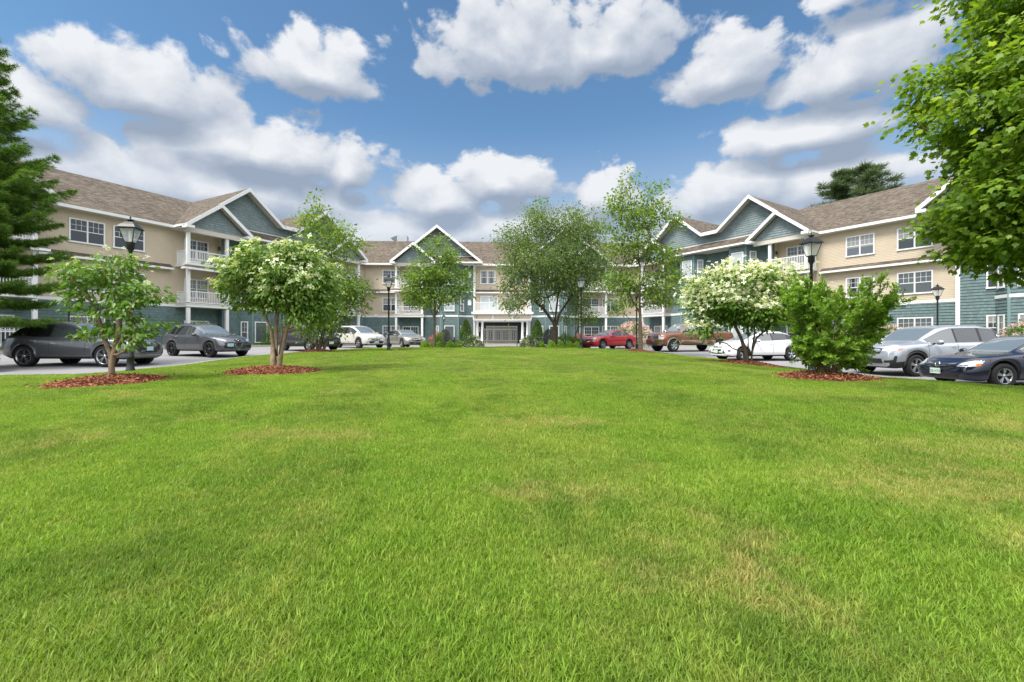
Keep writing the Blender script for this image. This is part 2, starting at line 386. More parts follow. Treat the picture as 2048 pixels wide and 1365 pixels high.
def grass_nodes(m, blade):
    q = NT(m.node_tree); p = m.node_tree.nodes['Principled BSDF']; out = m.node_tree.nodes['Material Output']
    geo = q.n('ShaderNodeNewGeometry'); pos = geo.outputs['Position']
    sp = q.n('ShaderNodeSeparateXYZ'); q.put(sp.inputs[0], pos)
    flat = q.comb(sp.outputs[0], sp.outputs[1], 0.0)
    big = q.noise(flat, 0.28, 4, 0.6, 0.5); med = q.noise(flat, 1.3, 4, 0.62); sm = q.noise(flat, 5.0, 3, 0.6)
    a = q.ss(q.math('ADD', q.math('MULTIPLY', big, 0.6), q.math('MULTIPLY', med, 0.4)), 0.40, 0.62)
    c = q.mix(a, (0.150, 0.252, 0.028, 1), (0.262, 0.350, 0.056, 1))
    c = q.mix(q.math('MULTIPLY', q.ss(sm, 0.45, 0.75), 0.55), c, (0.34, 0.36, 0.085, 1))
    # mowing lanes running away from the camera side
    w = q.math('SINE', q.math('ADD', q.math('ADD', q.math('MULTIPLY', sp.outputs[0], 2.6), q.math('MULTIPLY', sp.outputs[1], 0.5)), q.math('MULTIPLY', big, 3.0)))
    c = q.mix(q.math('MULTIPLY', q.ss(w, -0.2, 0.4), 0.42), c, (0.195, 0.330, 0.028, 1))
    dk = q.noise(q.vmath('ADD', flat, (5.0, 47.0, 0.0)), 0.9, 5, 0.65)
    c = q.mix(q.math('MULTIPLY', q.ss(dk, 0.50, 0.68), 0.55), c, (0.088, 0.170, 0.018, 1))
    # dry, thin spots
    dry = q.noise(q.vmath('ADD', flat, (31.0, 12.0, 0.0)), 0.55, 5, 0.62)
    dmask = q.math('MULTIPLY', q.ss(dry, 0.55, 0.74), q.ss(sm, 0.30, 0.62))
    for (cx, cy, rx, ry) in ((-5.3, 3.9, 0.5, 0.18), (-2.1, 4.6, 0.9, 0.25), (0.28, 3.2, 0.55, 0.22), (3.2, 3.3, 1.1, 0.5), (4.3, 4.1, 1.0, 0.5), (6.2, 5.2, 1.3, 0.7), (3.0, 2.3, 0.5, 0.3), (0.5, 5.3, 0.8, 0.3)):
        dx = q.math('DIVIDE', q.math('SUBTRACT', sp.outputs[0], cx), rx); dy = q.math('DIVIDE', q.math('SUBTRACT', sp.outputs[1], cy), ry)
        d = q.math('ADD', q.math('MULTIPLY', dx, dx), q.math('MULTIPLY', dy, dy))
        s = q.math('MULTIPLY', q.math('SUBTRACT', 1.0, q.ss(d, 0.1, 1.6)), q.ss(sm, 0.28, 0.6))
        dmask = q.math('MAXIMUM', dmask, q.math('MULTIPLY', s, 0.55))
    c = q.mix(q.math('MULTIPLY', dmask, 0.68), c, (0.44, 0.36, 0.15, 1))
    if blade:
        oi = q.n('ShaderNodeObjectInfo')
        rr = q.math('ADD', q.math('MULTIPLY', geo.outputs['Random Per Island'], 0.7), q.math('MULTIPLY', oi.outputs['Random'], 0.3))
        k = q.lin(rr, 0, 1, 0.62, 1.55)
        c = q.mix(1.0, c, q.comb(k, k, k), 'MULTIPLY')
        straw = q.ss(geo.outputs['Random Per Island'], 0.955, 0.965)
        c = q.mix(q.math('MULTIPLY', straw, 0.8), c, (0.50, 0.42, 0.20, 1))
        p.inputs['Roughness'].default_value = 0.5; p.inputs['Specular IOR Level'].default_value = 0.25
        q.put(p.inputs['Base Color'], c)
        tr = q.n('ShaderNodeBsdfTranslucent'); q.put(tr.inputs[0], q.mix(1.0, c, (1.4, 1.35, 0.8, 1), 'MULTIPLY'))
        mx = q.n('ShaderNodeMixShader'); mx.inputs[0].default_value = 0.45
        q.l.new(p.outputs[0], mx.inputs[1]); q.l.new(tr.outputs[0], mx.inputs[2]); q.l.new(mx.outputs[0], out.inputs[0])
    else:
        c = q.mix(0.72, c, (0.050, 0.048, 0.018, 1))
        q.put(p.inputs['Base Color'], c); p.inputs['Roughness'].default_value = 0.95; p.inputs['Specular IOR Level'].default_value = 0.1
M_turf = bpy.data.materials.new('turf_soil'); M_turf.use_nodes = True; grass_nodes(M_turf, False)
M_blade = bpy.data.materials.new('grass_blade'); M_blade.use_nodes = True; grass_nodes(M_blade, True)
def asphalt():
    m = bpy.data.materials.new('asphalt_pale'); m.use_nodes = True
    q = NT(m.node_tree); p = m.node_tree.nodes['Principled BSDF']; p.inputs['Roughness'].default_value = 0.9; p.inputs['Specular IOR Level'].default_value = 0.2
    tc = q.n('ShaderNodeTexCoord').outputs['Object']
    n = q.lin(q.noise(tc, 0.35, 5, 0.6), 0.3, 0.7, 0.85, 1.12); n2 = q.lin(q.noise(tc, 40, 3, 0.7), 0.3, 0.7, 0.85, 1.15)
    q.put(p.inputs['Base Color'], q.mix(1.0, q.mix(1.0, (0.25, 0.245, 0.25, 1), q.comb(n, n, n), 'MULTIPLY'), q.comb(n2, n2, n2), 'MULTIPLY'))
    return m
M_asph = asphalt()
def grid_sheet(name, xs, ys, zf, m, keep=None, **kw):
    X, Y = np.meshgrid(xs, ys); Z = zf(X, Y)
    V = np.stack([X, Y, Z], -1).reshape(-1, 3); nx = len(xs)
    i, j = np.meshgrid(np.arange(nx - 1), np.arange(len(ys) - 1)); a = (j * nx + i).ravel()
    F = np.stack([a, a + 1, a + nx + 1, a + nx], 1)
    if keep is not None:
        cx = V[F].mean(1); F = F[keep(cx[:, 0], cx[:, 1])]
    return fast_mesh(name, V, F.ravel(), 4, m, smooth=True, **kw)
far = np.concatenate([[-900, -500, -250, -120], np.arange(-80, 81, 8.0), [120, 250, 500, 900]])
grid_sheet('ground', far, far + 20, lambda x, y: z_road(x, y) - 0.15, M_turf, kind='structure')
grid_sheet('driveway', np.arange(-62, 62.1, 2.0), np.arange(-6, 54.1, 2.0), lambda x, y: z_road(x, y), M_asph, kind='structure')
def build_lawn():
    xs = np.arange(-40, 40.01, 0.4); ys = np.arange(-8, 37, 0.4)
    X, Y = np.meshgrid(xs, ys); D = dist_edge(X, Y)
    # pull the grid points just outside onto the outline so the edge runs clean
    gx = (dist_edge(X + 0.02, Y) - dist_edge(X - 0.02, Y)) / 0.04; gy = (dist_edge(X, Y + 0.02) - dist_edge(X, Y - 0.02)) / 0.04
    near = (D < 0) & (D > -0.62)
    X = np.where(near, X - gx * D, X); Y = np.where(near, Y - gy * D, Y)
    Z = z_lawn(X, Y); Z = np.where(near, z_road(X, Y) + 0.10, Z)
    V = np.stack([X, Y, Z], -1).reshape(-1, 3); ok = (D > -0.62).ravel(); nx = len(xs)
    i, j = np.meshgrid(np.arange(nx - 1), np.arange(len(ys) - 1)); a = (j * nx + i).ravel()
    F = np.stack([a, a + 1, a + nx + 1, a + nx], 1); F = F[ok[F].all(1)]
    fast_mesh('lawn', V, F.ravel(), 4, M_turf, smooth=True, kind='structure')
    mb = MB(); n = len(LAWN)
    pts = [(x, y) for x, y in LAWN[1:n - 3]]
    for (a, b) in zip(pts[:-1], pts[1:]):
        L = math.hypot(b[0] - a[0], b[1] - a[1]); k = max(1, int(L / 1.2))
        nx_, ny_ = (b[1] - a[1]) / L, -(b[0] - a[0]) / L
        for q in range(k):
            p = [a[0] + (b[0] - a[0]) * q / k, a[1] + (b[1] - a[1]) * q / k]; r = [a[0] + (b[0] - a[0]) * (q + 0.985) / k, a[1] + (b[1] - a[1]) * (q + 0.985) / k]
            P = []
            for (w, h) in ((-0.16, -0.1), (0.0, -0.1), (0.0, 0.12), (-0.16, 0.12)):
                for (x, y) in (p, r): P.append((x + nx_ * w, y + ny_ * w, zr(x, y) + h))
            mb.add(P, [(0, 1, 3, 2), (2, 3, 5, 4), (4, 5, 7, 6), (6, 7, 1, 0), (0, 2, 4, 6), (1, 7, 5, 3)])
    mb.build('kerb', M_granite, kind='structure')
build_lawn()
# ------------------------------------------------------------------ apartment building
PSI = R(2.4); BO = Vector((-1.2, 53.5, 0)); GZ = 0.55
rng = random.Random(5)
M_blind = mat('window_blind', (0.24, 0.245, 0.245), 0.12, 0.7); M_curtain = mat('window_curtain', (0.33, 0.32, 0.30), 0.12, 0.7)
class Fr:
    """wall frame: s along the wall, n out of the wall, z up (z measured from camera level)"""
    def __init__(s, O, es, en): s.O = Vector(O); s.es = Vector(es); s.en = Vector(en)
    def p(s, a, n, z):
        q = s.O + s.es * a + s.en * n
        return (q.x, q.y, z + CAMZ)
    def T(s): return lambda a, n, z: s.p(a, n, z)
    def sub(s, s0, n0, s1, n1):
        A = s.O + s.es * s0 + s.en * n0; B = s.O + s.es * s1 + s.en * n1
        e = (B - A).normalized(); nn = Vector((e.y, -e.x, 0))
        if nn.dot(s.en) < 0: nn = -nn
        return Fr(A, e, nn), (B - A).length
    def flip(s, at, sg): return Fr(s.O + s.es * at, s.es * sg, s.en)
UU = Vector((math.cos(PSI), math.sin(PSI), 0)); VV = Vector((-math.sin(PSI), math.cos(PSI), 0))
FC = Fr(BO, UU, -VV)
LC = 16.0
def wing_frame(sd):
    O = BO + UU * (sd * LC)
    es = UU * (sd * 0.5) - VV * 0.8660254
    en = UU * (-sd * 0.8660254) - VV * 0.5
    return Fr(O, es, en)
FL, FR_ = wing_frame(-1), wing_frame(1)

BLD = empty('apartment_building', (BO.x, BO.y, 0.6), label='three storey apartment building with beige clapboard, teal shingles, white balconies and brown gabled roofs', cat='building')
BLD_INV = Matrix.Translation(-Vector((BO.x, BO.y, 0.6)))
class Part(MB):
    def build(s, name, mats, parent=None, **kw):
        o = MB.build(s, name, mats, None, **kw)
        o.data.transform(BLD_INV); o.parent = parent or BLD
        return o
Z_BELT, Z_BAND, Z_EAVE = 2.6, 5.45, 8.7

def clip(poly, z, keep_above):
    out = []
    for i in range(len(poly)):
        a = poly[i]; b = poly[(i + 1) % len(poly)]
        ia = (a[1] >= z) == keep_above or abs(a[1] - z) < 1e-9; ib = (b[1] >= z) == keep_above or abs(b[1] - z) < 1e-9
        if ia: out.append(a)
        if ia != ib:
            t = (z - a[1]) / (b[1] - a[1]); out.append((a[0] + (b[0] - a[0]) * t, z))
    return out
def siding(mb, F, poly, n, expo, th=None, m=0):
    """real clapboard courses over a convex polygon of (s, z)"""
    th = th or (0.019 if expo < 0.15 else 0.038)
    z0 = min(p[1] for p in poly); z1 = max(p[1] for p in poly)
    k0 = math.floor(z0 / expo + 1e-6)
    z = k0 * expo
    while z < z1 - 1e-6:
        a = max(z, z0); b = min(z + expo, z1)
        q = clip(clip(poly, a, True), b, False)
        if len(q) >= 3 and max(p[0] for p in q) - min(p[0] for p in q) > 0.01:
            f = lambda t: n + th * (1 - (t - z) / expo)
            mb.add([F.p(s, f(t), t) for s, t in q], [tuple(range(len(q)))], m, [[(s, t) for s, t in q]])
            lo = [p for p in q if abs(p[1] - a) < 1e-6]
            if len(lo) >= 2:
                x0 = min(p[0] for p in lo); x1 = max(p[0] for p in lo)
                mb.quad(F.p(x0, n - 0.01, a), F.p(x1, n - 0.01, a), F.p(x1, f(a), a), F.p(x0, f(a), a), m, [(x0, a), (x1, a), (x1, a), (x0, a)])
        z += expo
def rect(s0, s1, z0, z1): return [(s0, z0), (s1, z0), (s1, z1), (s0, z1)]
BEX, TEX = 0.115, 0.20

def window(F, s0, s1, z0, z1, n=0.0, units=1, kind='hung', tone=None, name='window'):
    if s1 < s0: s0, s1 = s1, s0
    n += 0.012 + (0.016 if n > 0.3 else 0.0); mb = Part(); T = F.T(); w = 0.085; fr = n + 0.055
    mb.box(s0, s1, n, fr, z1 - w, z1, 0, T); mb.box(s0 - 0.02, s1 + 0.02, n, fr + 0.02, z0 - 0.03, z0 + w * 0.8, 0, T)
    mb.box(s0, s0 + w, n, fr, z0 + w * 0.8, z1 - w, 0, T); mb.box(s1 - w, s1, n, fr, z0 + w * 0.8, z1 - w, 0, T)
    uw = (s1 - s0 - w) / units
    panes = []
    for k in range(units):
        a = s0 + w + k * uw; b = a + uw - w
        if k < units - 1: mb.box(b, b + w, n, fr, z0 + w * 0.8, z1 - w, 0, T)
        panes.append((a, b))
        zb, zt = z0 + w * 0.8, z1 - w; zm = (zb + zt) / 2
        if kind in ('hung', 'door'):
            if kind == 'hung': mb.box(a, b, n + 0.012, n + 0.04, zm - 0.025, zm + 0.025, 0, T)
            za, cols, rows = (zm + 0.025, 3, 2) if kind == 'hung' else (zb, 3, 5)
            if b - a < 0.5: cols = 2
            for i in range(1, cols): mb.box(a + (b - a) * i / cols - 0.009, a + (b - a) * i / cols + 0.009, n + 0.012, n + 0.028, za, zt, 0, T)
            for i in range(1, rows): mb.box(a, b, n + 0.012, n + 0.026, za + (zt - za) * i / rows - 0.009, za + (zt - za) * i / rows + 0.009, 0, T)
    o = mb.build(name, M_white)
    pb = Part(); idx = tone if tone is not None else rng.choice([0, 0, 0, 0, 1, 1, 1, 2])
    for a, b in panes:
        zb, zt = z0 + w * 0.8, z1 - w
        pb.quad(F.p(a, n + 0.022, zb), F.p(b, n + 0.022, zb), F.p(b, n + 0.022, zt), F.p(a, n + 0.022, zt), 0)
    po = pb.build('pane', M_pane[idx]); po.parent = o
    if kind == 'hung' and rng.random() < 0.5:                           # blind or curtain drawn part of the way behind the glass line
        cb = Part(); dr = rng.choice([0.3, 0.45, 0.5, 0.6, 1.0])
        for a, b in panes:
            zb, zt = z0 + w * 0.8, z1 - w
            if dr == 1.0:
                for (u0, u1) in ((a, a + (b - a) * 0.22), (b - (b - a) * 0.22, b)): cb.quad(F.p(u0, n + 0.024, zb), F.p(u1, n + 0.024, zb), F.p(u1, n + 0.024, zt), F.p(u0, n + 0.024, zt))
            else: cb.quad(F.p(a, n + 0.024, zt - (zt - zb) * dr), F.p(b, n + 0.024, zt - (zt - zb) * dr), F.p(b, n + 0.024, zt), F.p(a, n + 0.024, zt))
        co = cb.build('curtain' if dr == 1.0 else 'blind', M_curtain if dr == 1.0 else M_blind); co.parent = o
    return o
def door(F, s0, s1, z0, z1, n):
    o = window(F, s0, s1, z0, z1, n, 1, 'door', 0, name='balcony_door'); return o
def roof_slab(mb, A, B, C, D, th=0.14):
    """sloped slab: A,B eave corners, C,D ridge corners (world tuples)"""
    A, B, C, D = map(Vector, (A, B, C, D)); dn = Vector((0, 0, -th))
    L = (B - A).length; S = (D - A).length; u0 = A.x * 0.37 + A.y * 0.21
    mb.add([A, B, C, D], [(0, 1, 2, 3)], 0, [[(u0, 0), (u0 + L, 0), (u0 + L + ((C - D).length - L) / 2, S), (u0 + (L - (C - D).length) / 2, S)]])
    P = [A, B, C, D, A + dn, B + dn, C + dn, D + dn]
    mb.add(P, [(7, 6, 5, 4), (0, 4, 5, 1), (1, 5, 6, 2), (2, 6, 7, 3), (3, 7, 4, 0)], 1)
def pent(F, s0, s1, n0, n1, zlo, zhi, ends=(0, 0)):
    """little skirt roof: top at wall n0, edge at n1; white edge board and soffit"""
    mb = Part()
    a, b = s0 - ends[0], s1 + ends[1]
    mb.add([F.p(a, n1, zlo), F.p(b, n1, zlo), F.p(s1, n0, zhi), F.p(s0, n0, zhi)], [(0, 1, 2, 3)], 0, [[(a, 0), (b, 0), (s1, n1 - n0 + .2), (s0, n1 - n0 + .2)]])
    if ends[0]: mb.add([F.p(a, n1, zlo), F.p(s0, n0, zhi), F.p(a, n0, zlo)], [(0, 1, 2)], 0, [[(0, 0), (.4, .4), (.8, 0)]])
    if ends[1]: mb.add([F.p(b, n1, zlo), F.p(b, n0, zlo), F.p(s1, n0, zhi)], [(0, 1, 2)], 0, [[(0, 0), (.8, 0), (.4, .4)]])
    r = mb.build('skirt_roof', M_roof)
    mb = Part(); T = F.T()
    mb.box(a, b, n1 - 0.03, n1 + 0.015, zlo - 0.15, zlo - 0.004, 0, T)
    if ends[0]: mb.box(a - 0.015, a + 0.03, n0, n1 - 0.03, zlo - 0.15, zlo - 0.004, 0, T)
    if ends[1]: mb.box(b - 0.03, b + 0.015, n0, n1 - 0.03, zlo - 0.15, zlo - 0.004, 0, T)
    mb.box(a + 0.03, b - 0.03, n0, n1 - 0.03, zlo - 0.12, zlo - 0.09, 1, T)
    o = mb.build('fascia', [M_white, M_soffit]); o.parent = r
def board(F, s0, s1, n0, n1, z0, z1, name='trim_board', m=None):
    mb = Part(); mb.box(s0, s1, n0, n1, z0, z1, 0, F.T()); return mb.build(name, m or M_white)
def railing(mb, P0, P1, z0, h=0.98):
    P0 = Vector((*P0, 0)); P1 = Vector((*P1, 0)); d = P1 - P0; L = d.length
    for (zz, hh, ww) in ((z0 + h - 0.04, 0.07, 0.085), (z0 + 0.09, 0.06, 0.05)): mb.bar(P0 + Vector((0, 0, zz)), P1 + Vector((0, 0, zz)), ww, hh)
    k = max(2, int(L / 0.125))
    for i in range(1, k):
        q = P0 + d * (i / k); mb.bar(q + Vector((0, 0, z0 + 0.1)), q + Vector((0, 0, z0 + h - 0.06)), 0.04, 0.04, up=(d.x, d.y, 0))

SLP = 0.805
def half_block(F0, peak, sg, inner, balcony=True, bay=(-2.0, -0.5), wall_in=-3.95, gable=True, r1=4.62):
    """one gable with its shingled bay and (outward) its stack of balconies; r runs outward from the gable's peak"""
    F = F0.flip(peak, sg); T = F.T()
    zp = 12.85; zo = Z_EAVE; ro = (zp - zo) / SLP; zval = 10.35; rv = (zp - zval) / SLP
    NF, NS, NB = 1.9, 2.35, -6.6
    zt = lambda r: zp - SLP * abs(r)
    if gable:
        mb = Part()
        roof_slab(mb, F.p(ro, NF, zo), F.p(ro, NB, zo), F.p(0, NB, zp), F.p(0, NF, zp))
        rpk = ro / 2; zpk = zt(rpk)
        roof_slab(mb, F.p(ro, NS, zo), F.p(ro, NF, zo), F.p(rpk, NF, zpk), F.p(rpk, NS, zpk))
        rin = rpk - (zpk - zo) / SLP
        roof_slab(mb, F.p(rin, 0.9, zo), F.p(rin, NS, zo), F.p(rpk, NS, zpk), F.p(rpk, 0.9, zpk))
        if inner == 'valley': roof_slab(mb, F.p(-rv, NB, zval), F.p(-rv, NF, zval), F.p(0, NF, zp), F.p(0, NB, zp)); ri = rv
        else: roof_slab(mb, F.p(-ro, NB, zo), F.p(-ro, NF, zo), F.p(0, NF, zp), F.p(0, NB, zp)); ri = ro
        if inner == 'valley': roof_slab(mb, F.p(wall_in, NB, zval), F.p(wall_in, NF, zval), F.p(-rv, NF, zval), F.p(-rv, NB, zval))
        g = mb.build('gable_roof', [M_roof, M_soffit])
        # rake boards
        mb = Part()
        def rake(r0, r1, n, w=0.30):
            z0, z1 = zt2(r0), zt2(r1)
            P = [F.p(r0, n, z0 + 0.02), F.p(r1, n, z1 + 0.02), F.p(r1, n, z1 - w), F.p(r0, n, z0 - w),
                 F.p(r0, n + 0.05, z0 + 0.02), F.p(r1, n + 0.05, z1 + 0.02), F.p(r1, n + 0.05, z1 - w), F.p(r0, n + 0.05, z0 - w)]
            mb.add(P, [(0, 1, 2, 3), (4, 5, 6, 7), (0, 1, 5, 4), (1, 2, 6, 5), (2, 3, 7, 6), (3, 0, 4, 7)])
        zt2 = zt
        rake(0, rpk + 0.02, NF); rake(0, -ri, NF)
        if inner == 'valley': mb.box(wall_in, -rv, NF, NF + 0.05, zval - 0.3, zval + 0.02, 0, T)
        zt2 = lambda r: zpk - SLP * abs(r - rpk)
        rake(rpk, ro, NS); rake(rpk, rin, NS)
        # boxed eave returns at the feet
        for (c, sgn) in ((ro, 1), (rin, -1)):
            mb.box(min(c, c - sgn * 0.55), max(c, c - sgn * 0.55), NS - 0.62, NS + 0.052, zo - 0.30, zo - 0.10, 0, T)
        mb.box(ro - 0.02, ro + 0.03, -0.2, NS - 0.62, zo - 0.16, zo + 0.0, 0, T)
        o = mb.build('rake_board', M_white); o.parent = g
        # gable walls
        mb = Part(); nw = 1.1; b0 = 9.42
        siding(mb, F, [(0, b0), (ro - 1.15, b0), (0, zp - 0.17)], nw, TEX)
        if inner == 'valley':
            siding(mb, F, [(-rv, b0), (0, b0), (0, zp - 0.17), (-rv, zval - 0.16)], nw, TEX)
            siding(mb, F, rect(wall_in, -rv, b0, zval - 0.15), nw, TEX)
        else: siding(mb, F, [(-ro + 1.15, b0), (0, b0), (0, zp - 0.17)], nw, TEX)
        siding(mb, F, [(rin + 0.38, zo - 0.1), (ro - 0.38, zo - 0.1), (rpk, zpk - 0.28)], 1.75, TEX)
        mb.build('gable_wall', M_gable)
        board(F, (wall_in if inner == 'valley' else -ro + 1.1), rin + 0.3, nw, nw + 0.04, b0 - 0.06, b0 + 0.03)
        # skirt roof over the bay
        pent(F, (wall_in if inner == 'valley' else -ro + 0.1), rin + 0.25, nw, 2.0, zo, b0)
        # soffit and beam over balcony
        mb = Part(); mb.box(rin + 0.05, ro - 0.05, 0.02, NS - 0.64, zo - 0.26, zo - 0.20, 0, T)
        mb.box(wall_in, rin + 0.05, 0.3, 1.95, zo - 0.18, zo - 0.13, 0, T)
        mb.box(rin + 0.35, ro - 0.3, 1.45, 1.74, zo - 0.5, zo - 0.06, 0, T)
        mb.build('soffit', M_soffit)
    # shingled block
    nb = 0.5; so = 1.55
    b0, b1 = bay
    mb = Part(); ZB = GZ - CAMZ
    siding(mb, F, rect(wall_in, so, ZB, 8.55), nb, TEX)
    FS, LL = F.sub(so, nb, so, 0.0); siding(mb, FS, rect(0, LL, ZB, Z_BELT), 0, TEX)
    FS2, L2 = F.sub(so, 1.45, so, nb);
    for (p0, p1) in (((b0 - 0.75, nb), (b0, 1.45)), ((b0, 1.45), (b1, 1.45)), ((b1, 1.45), (b1 + 0.75, nb))):
        G, L = F.sub(*p0, *p1); siding(mb, G, rect(0, L, ZB, 8.55), 0.0, TEX)
    mb.build('shingle_wall', M_teal)
    # trims of the bay
    for rr in (b0, b1): board(F, rr - 0.07, rr + 0.07, 1.40, 1.50, ZB, 8.55, name='bay_corner_board', m=M_tealtrim)
    for zz, hh in ((Z_BELT - 0.1, 0.2), (Z_BAND - 0.1, 0.16)):
        board(F, wall_in, b0 - 0.78, nb, nb + 0.055, zz, zz + hh, name='band_board')
        if so > b1 + 0.8: board(F, b1 + 0.78, so, nb, nb + 0.055, zz, zz + hh, name='band_board')
        mb = Part()
        for (p0, p1) in (((b0 - 0.75, nb), (b0, 1.45)), ((b0, 1.45), (b1, 1.45)), ((b1, 1.45), (b1 + 0.75, nb))):
            G, L = F.sub(*p0, *p1); mb.box(0.0, L, 0.015, 0.055, zz, zz + hh, 0, G.T())
        mb.build('band_board', M_white)
    for (za, zb_, tone) in ((6.15, 7.95, 3), (3.15, 4.85, None), (-0.35, 1.5, None)):
        w = min(1.15, b1 - b0 - 0.25); c = (b0 + b1) / 2
        window(F, c - w / 2, c + w / 2, za, zb_, 1.467, 1, 'plain', tone if tone else rng.choice([0, 1, 2, 3]), name='bay_window')
        for (p0, p1) in (((b0 - 0.75, nb), (b0, 1.45)), ((b1, 1.45), (b1 + 0.75, nb))):
            G, L = F.sub(*p0, *p1); window(G, L / 2 - 0.29, L / 2 + 0.29, za, zb_, 0.017, 1, 'hung', rng.choice([0, 1, 2]), name='bay_window')
    if not balcony: return
    r0, nd = 1.7, 1.5
    # back wall of the balconies is the main wall; doors in the shingled block's flank
    mb = Part()
    siding(mb, FS, rect(0, LL, Z_BELT, 8.5), 0.004, BEX)
    mb.build('balcony_side_wall', M_beige)
    for rr in (r0, r1):
        for za, zb_ in ((Z_BAND + 0.35, zo - 0.5 if gable else 8.2), (Z_BELT + 0.2, Z_BAND - 0.12), (ZB - 0.2, Z_BELT - 0.2)):
            post = Part(); post.box(rr - 0.11, rr + 0.11, nd - 0.11, nd + 0.11, za, zb_, 0, T); post.build('balcony_post', M_white)
    for lvl, zf in enumerate((Z_BELT + 0.12, Z_BAND + 0.42)):
        mb = Part()
        mb.box(r0 - 0.18, r1 + 0.18, 0.03, nd + 0.16, zf - 0.26, zf, 0, T)
        if lvl == 0: mb.box(r0 - 0.22, r1 + 0.22, 0.03, nd + 0.21, zf - 0.05, zf + 0.0, 0, T)
        d = mb.build('balcony', M_white)
        mb = Part(); A = F.p(r0, nd + 0.05, 0); B = F.p(r1, nd + 0.05, 0); C = F.p(r1, 0.05, 0); D = F.p(r0, 0.05, 0)
        zz = zf + CAMZ
        railing(mb, A[:2], B[:2], zz); railing(mb, B[:2], C[:2], zz)
        mb.bar((C[0], C[1], zz), (C[0], C[1], zz + 1.0), 0.1, 0.1)
        o = mb.build('railing', M_white); o.parent = d
    pent(F, r0 - 0.35, r1 + 0.2, 1.62, 2.05, Z_BAND, Z_BAND + 0.26, ends=(0, 0.35))
    # floors' windows and doors
    for lvl, z0 in enumerate((-0.55, Z_BELT + 0.2, Z_BAND + 0.5)):
        window(F, r0 + 0.65, r1 - 0.45, z0 + (0.45 if lvl else 0.2), z0 + 2.0, 0.017, 2, 'hung', rng.choice([0, 0, 1]), name='patio_window')
        window(F, so + 0.12 - 0.75 + 0.0, so - 0.05, z0, z0 + 2.0, nb + 0.018, 1, 'hung', 0, name='balcony_door') if False else None
    for z0 in (-0.55, Z_BELT + 0.2, Z_BAND + 0.5):
        FD, LD = F.sub(so, 0.46, so, 0.02)
    # lantern by the door
    for z0 in (4.6, 7.4): board(F, so + 0.01, so + 0.14, 0.25, 0.37, z0, z0 + 0.3, name='wall_lantern', m=M_black)

def wing(F, complexes, length, side):
    T = F.T(); ZB = GZ - CAMZ
    mb = Part(); siding(mb, F, rect(-0.0, length, Z_BELT, 8.58), 0.0, BEX); mb.build('clapboard_wall', M_beige)
    mb = Part(); siding(mb, F, rect(-0.0, length, ZB - 0.3, Z_BELT), 0.0, TEX); mb.build('shingle_wall', M_teal)
    board(F, 0, length, 0.0, 0.035, Z_BELT - 0.1, Z_BELT + 0.1, name='belt_board')
    # main roof
    mb = Part(); nr = -6.5; zr_ = 12.75
    ex = 4.2
    roof_slab(mb, F.p(-ex, 0.62, 8.68), F.p(length + 0.5, 0.62, 8.68), F.p(length + 0.5, nr, zr_), F.p(-ex, nr, zr_))
    roof_slab(mb, F.p(length + 0.5, -13.6, 8.68), F.p(-ex, -13.6, 8.68), F.p(-ex, nr, zr_), F.p(length + 0.5, nr, zr_))
    r = mb.build('roof', [M_roof, M_soffit])
    mb = Part()
    mb.box(0.36, length + 0.5, 0.6, 0.66, 8.5, 8.7, 0, T); mb.box(0.3, length + 0.4, 0.0, 0.6, 8.48, 8.53, 1, T)
    o = mb.build('fascia', [M_white, M_soffit]); o.parent = r
    # end wall and back wall
    G, L = F.sub(length, 0, length, -13); mb = Part(); siding(mb, G, rect(0, L, ZB - .3, 8.6), 0, BEX)
    siding(mb, G, [(0, 8.6), (L, 8.6), (L / 2, 12.6)], 0, BEX)
    mb.add([F.p(0, -13, ZB), F.p(length, -13, ZB), F.p(length, -13, 8.6), F.p(0, -13, 8.6)], [(0, 1, 2, 3)], 0, [[(0, 0), (length, 0), (length, 9), (0, 9)]])
    mb.build('clapboard_wall', M_beige)

def skirt_runs(F, runs):
    for a, b in runs: pent(F, a, b, 0.0, 0.48, Z_BAND, Z_BAND + 0.30)

ZW3, ZW2, ZW1 = (6.42, 8.0), (3.2, 4.78), (0.05, 1.52)
def stack(F, s0, s1, units, n=0.017, name='window', tones=(None, None, None)):
    for (z0, z1), t in zip((ZW3, ZW2, ZW1), tones): window(F, s0, s1, z0, z1, n, units, 'hung', t, name=name)
def vent(F, s, z, n=0.035):
    mb = Part(); T = F.T(); mb.box(s - 0.16, s + 0.16, n, n + 0.16, z - 0.13, z + 0.11, 0, T); mb.box(s - 0.2, s + 0.2, n, n + 0.03, z - 0.17, z + 0.16, 0, T); mb.build('vent_hood', M_white)

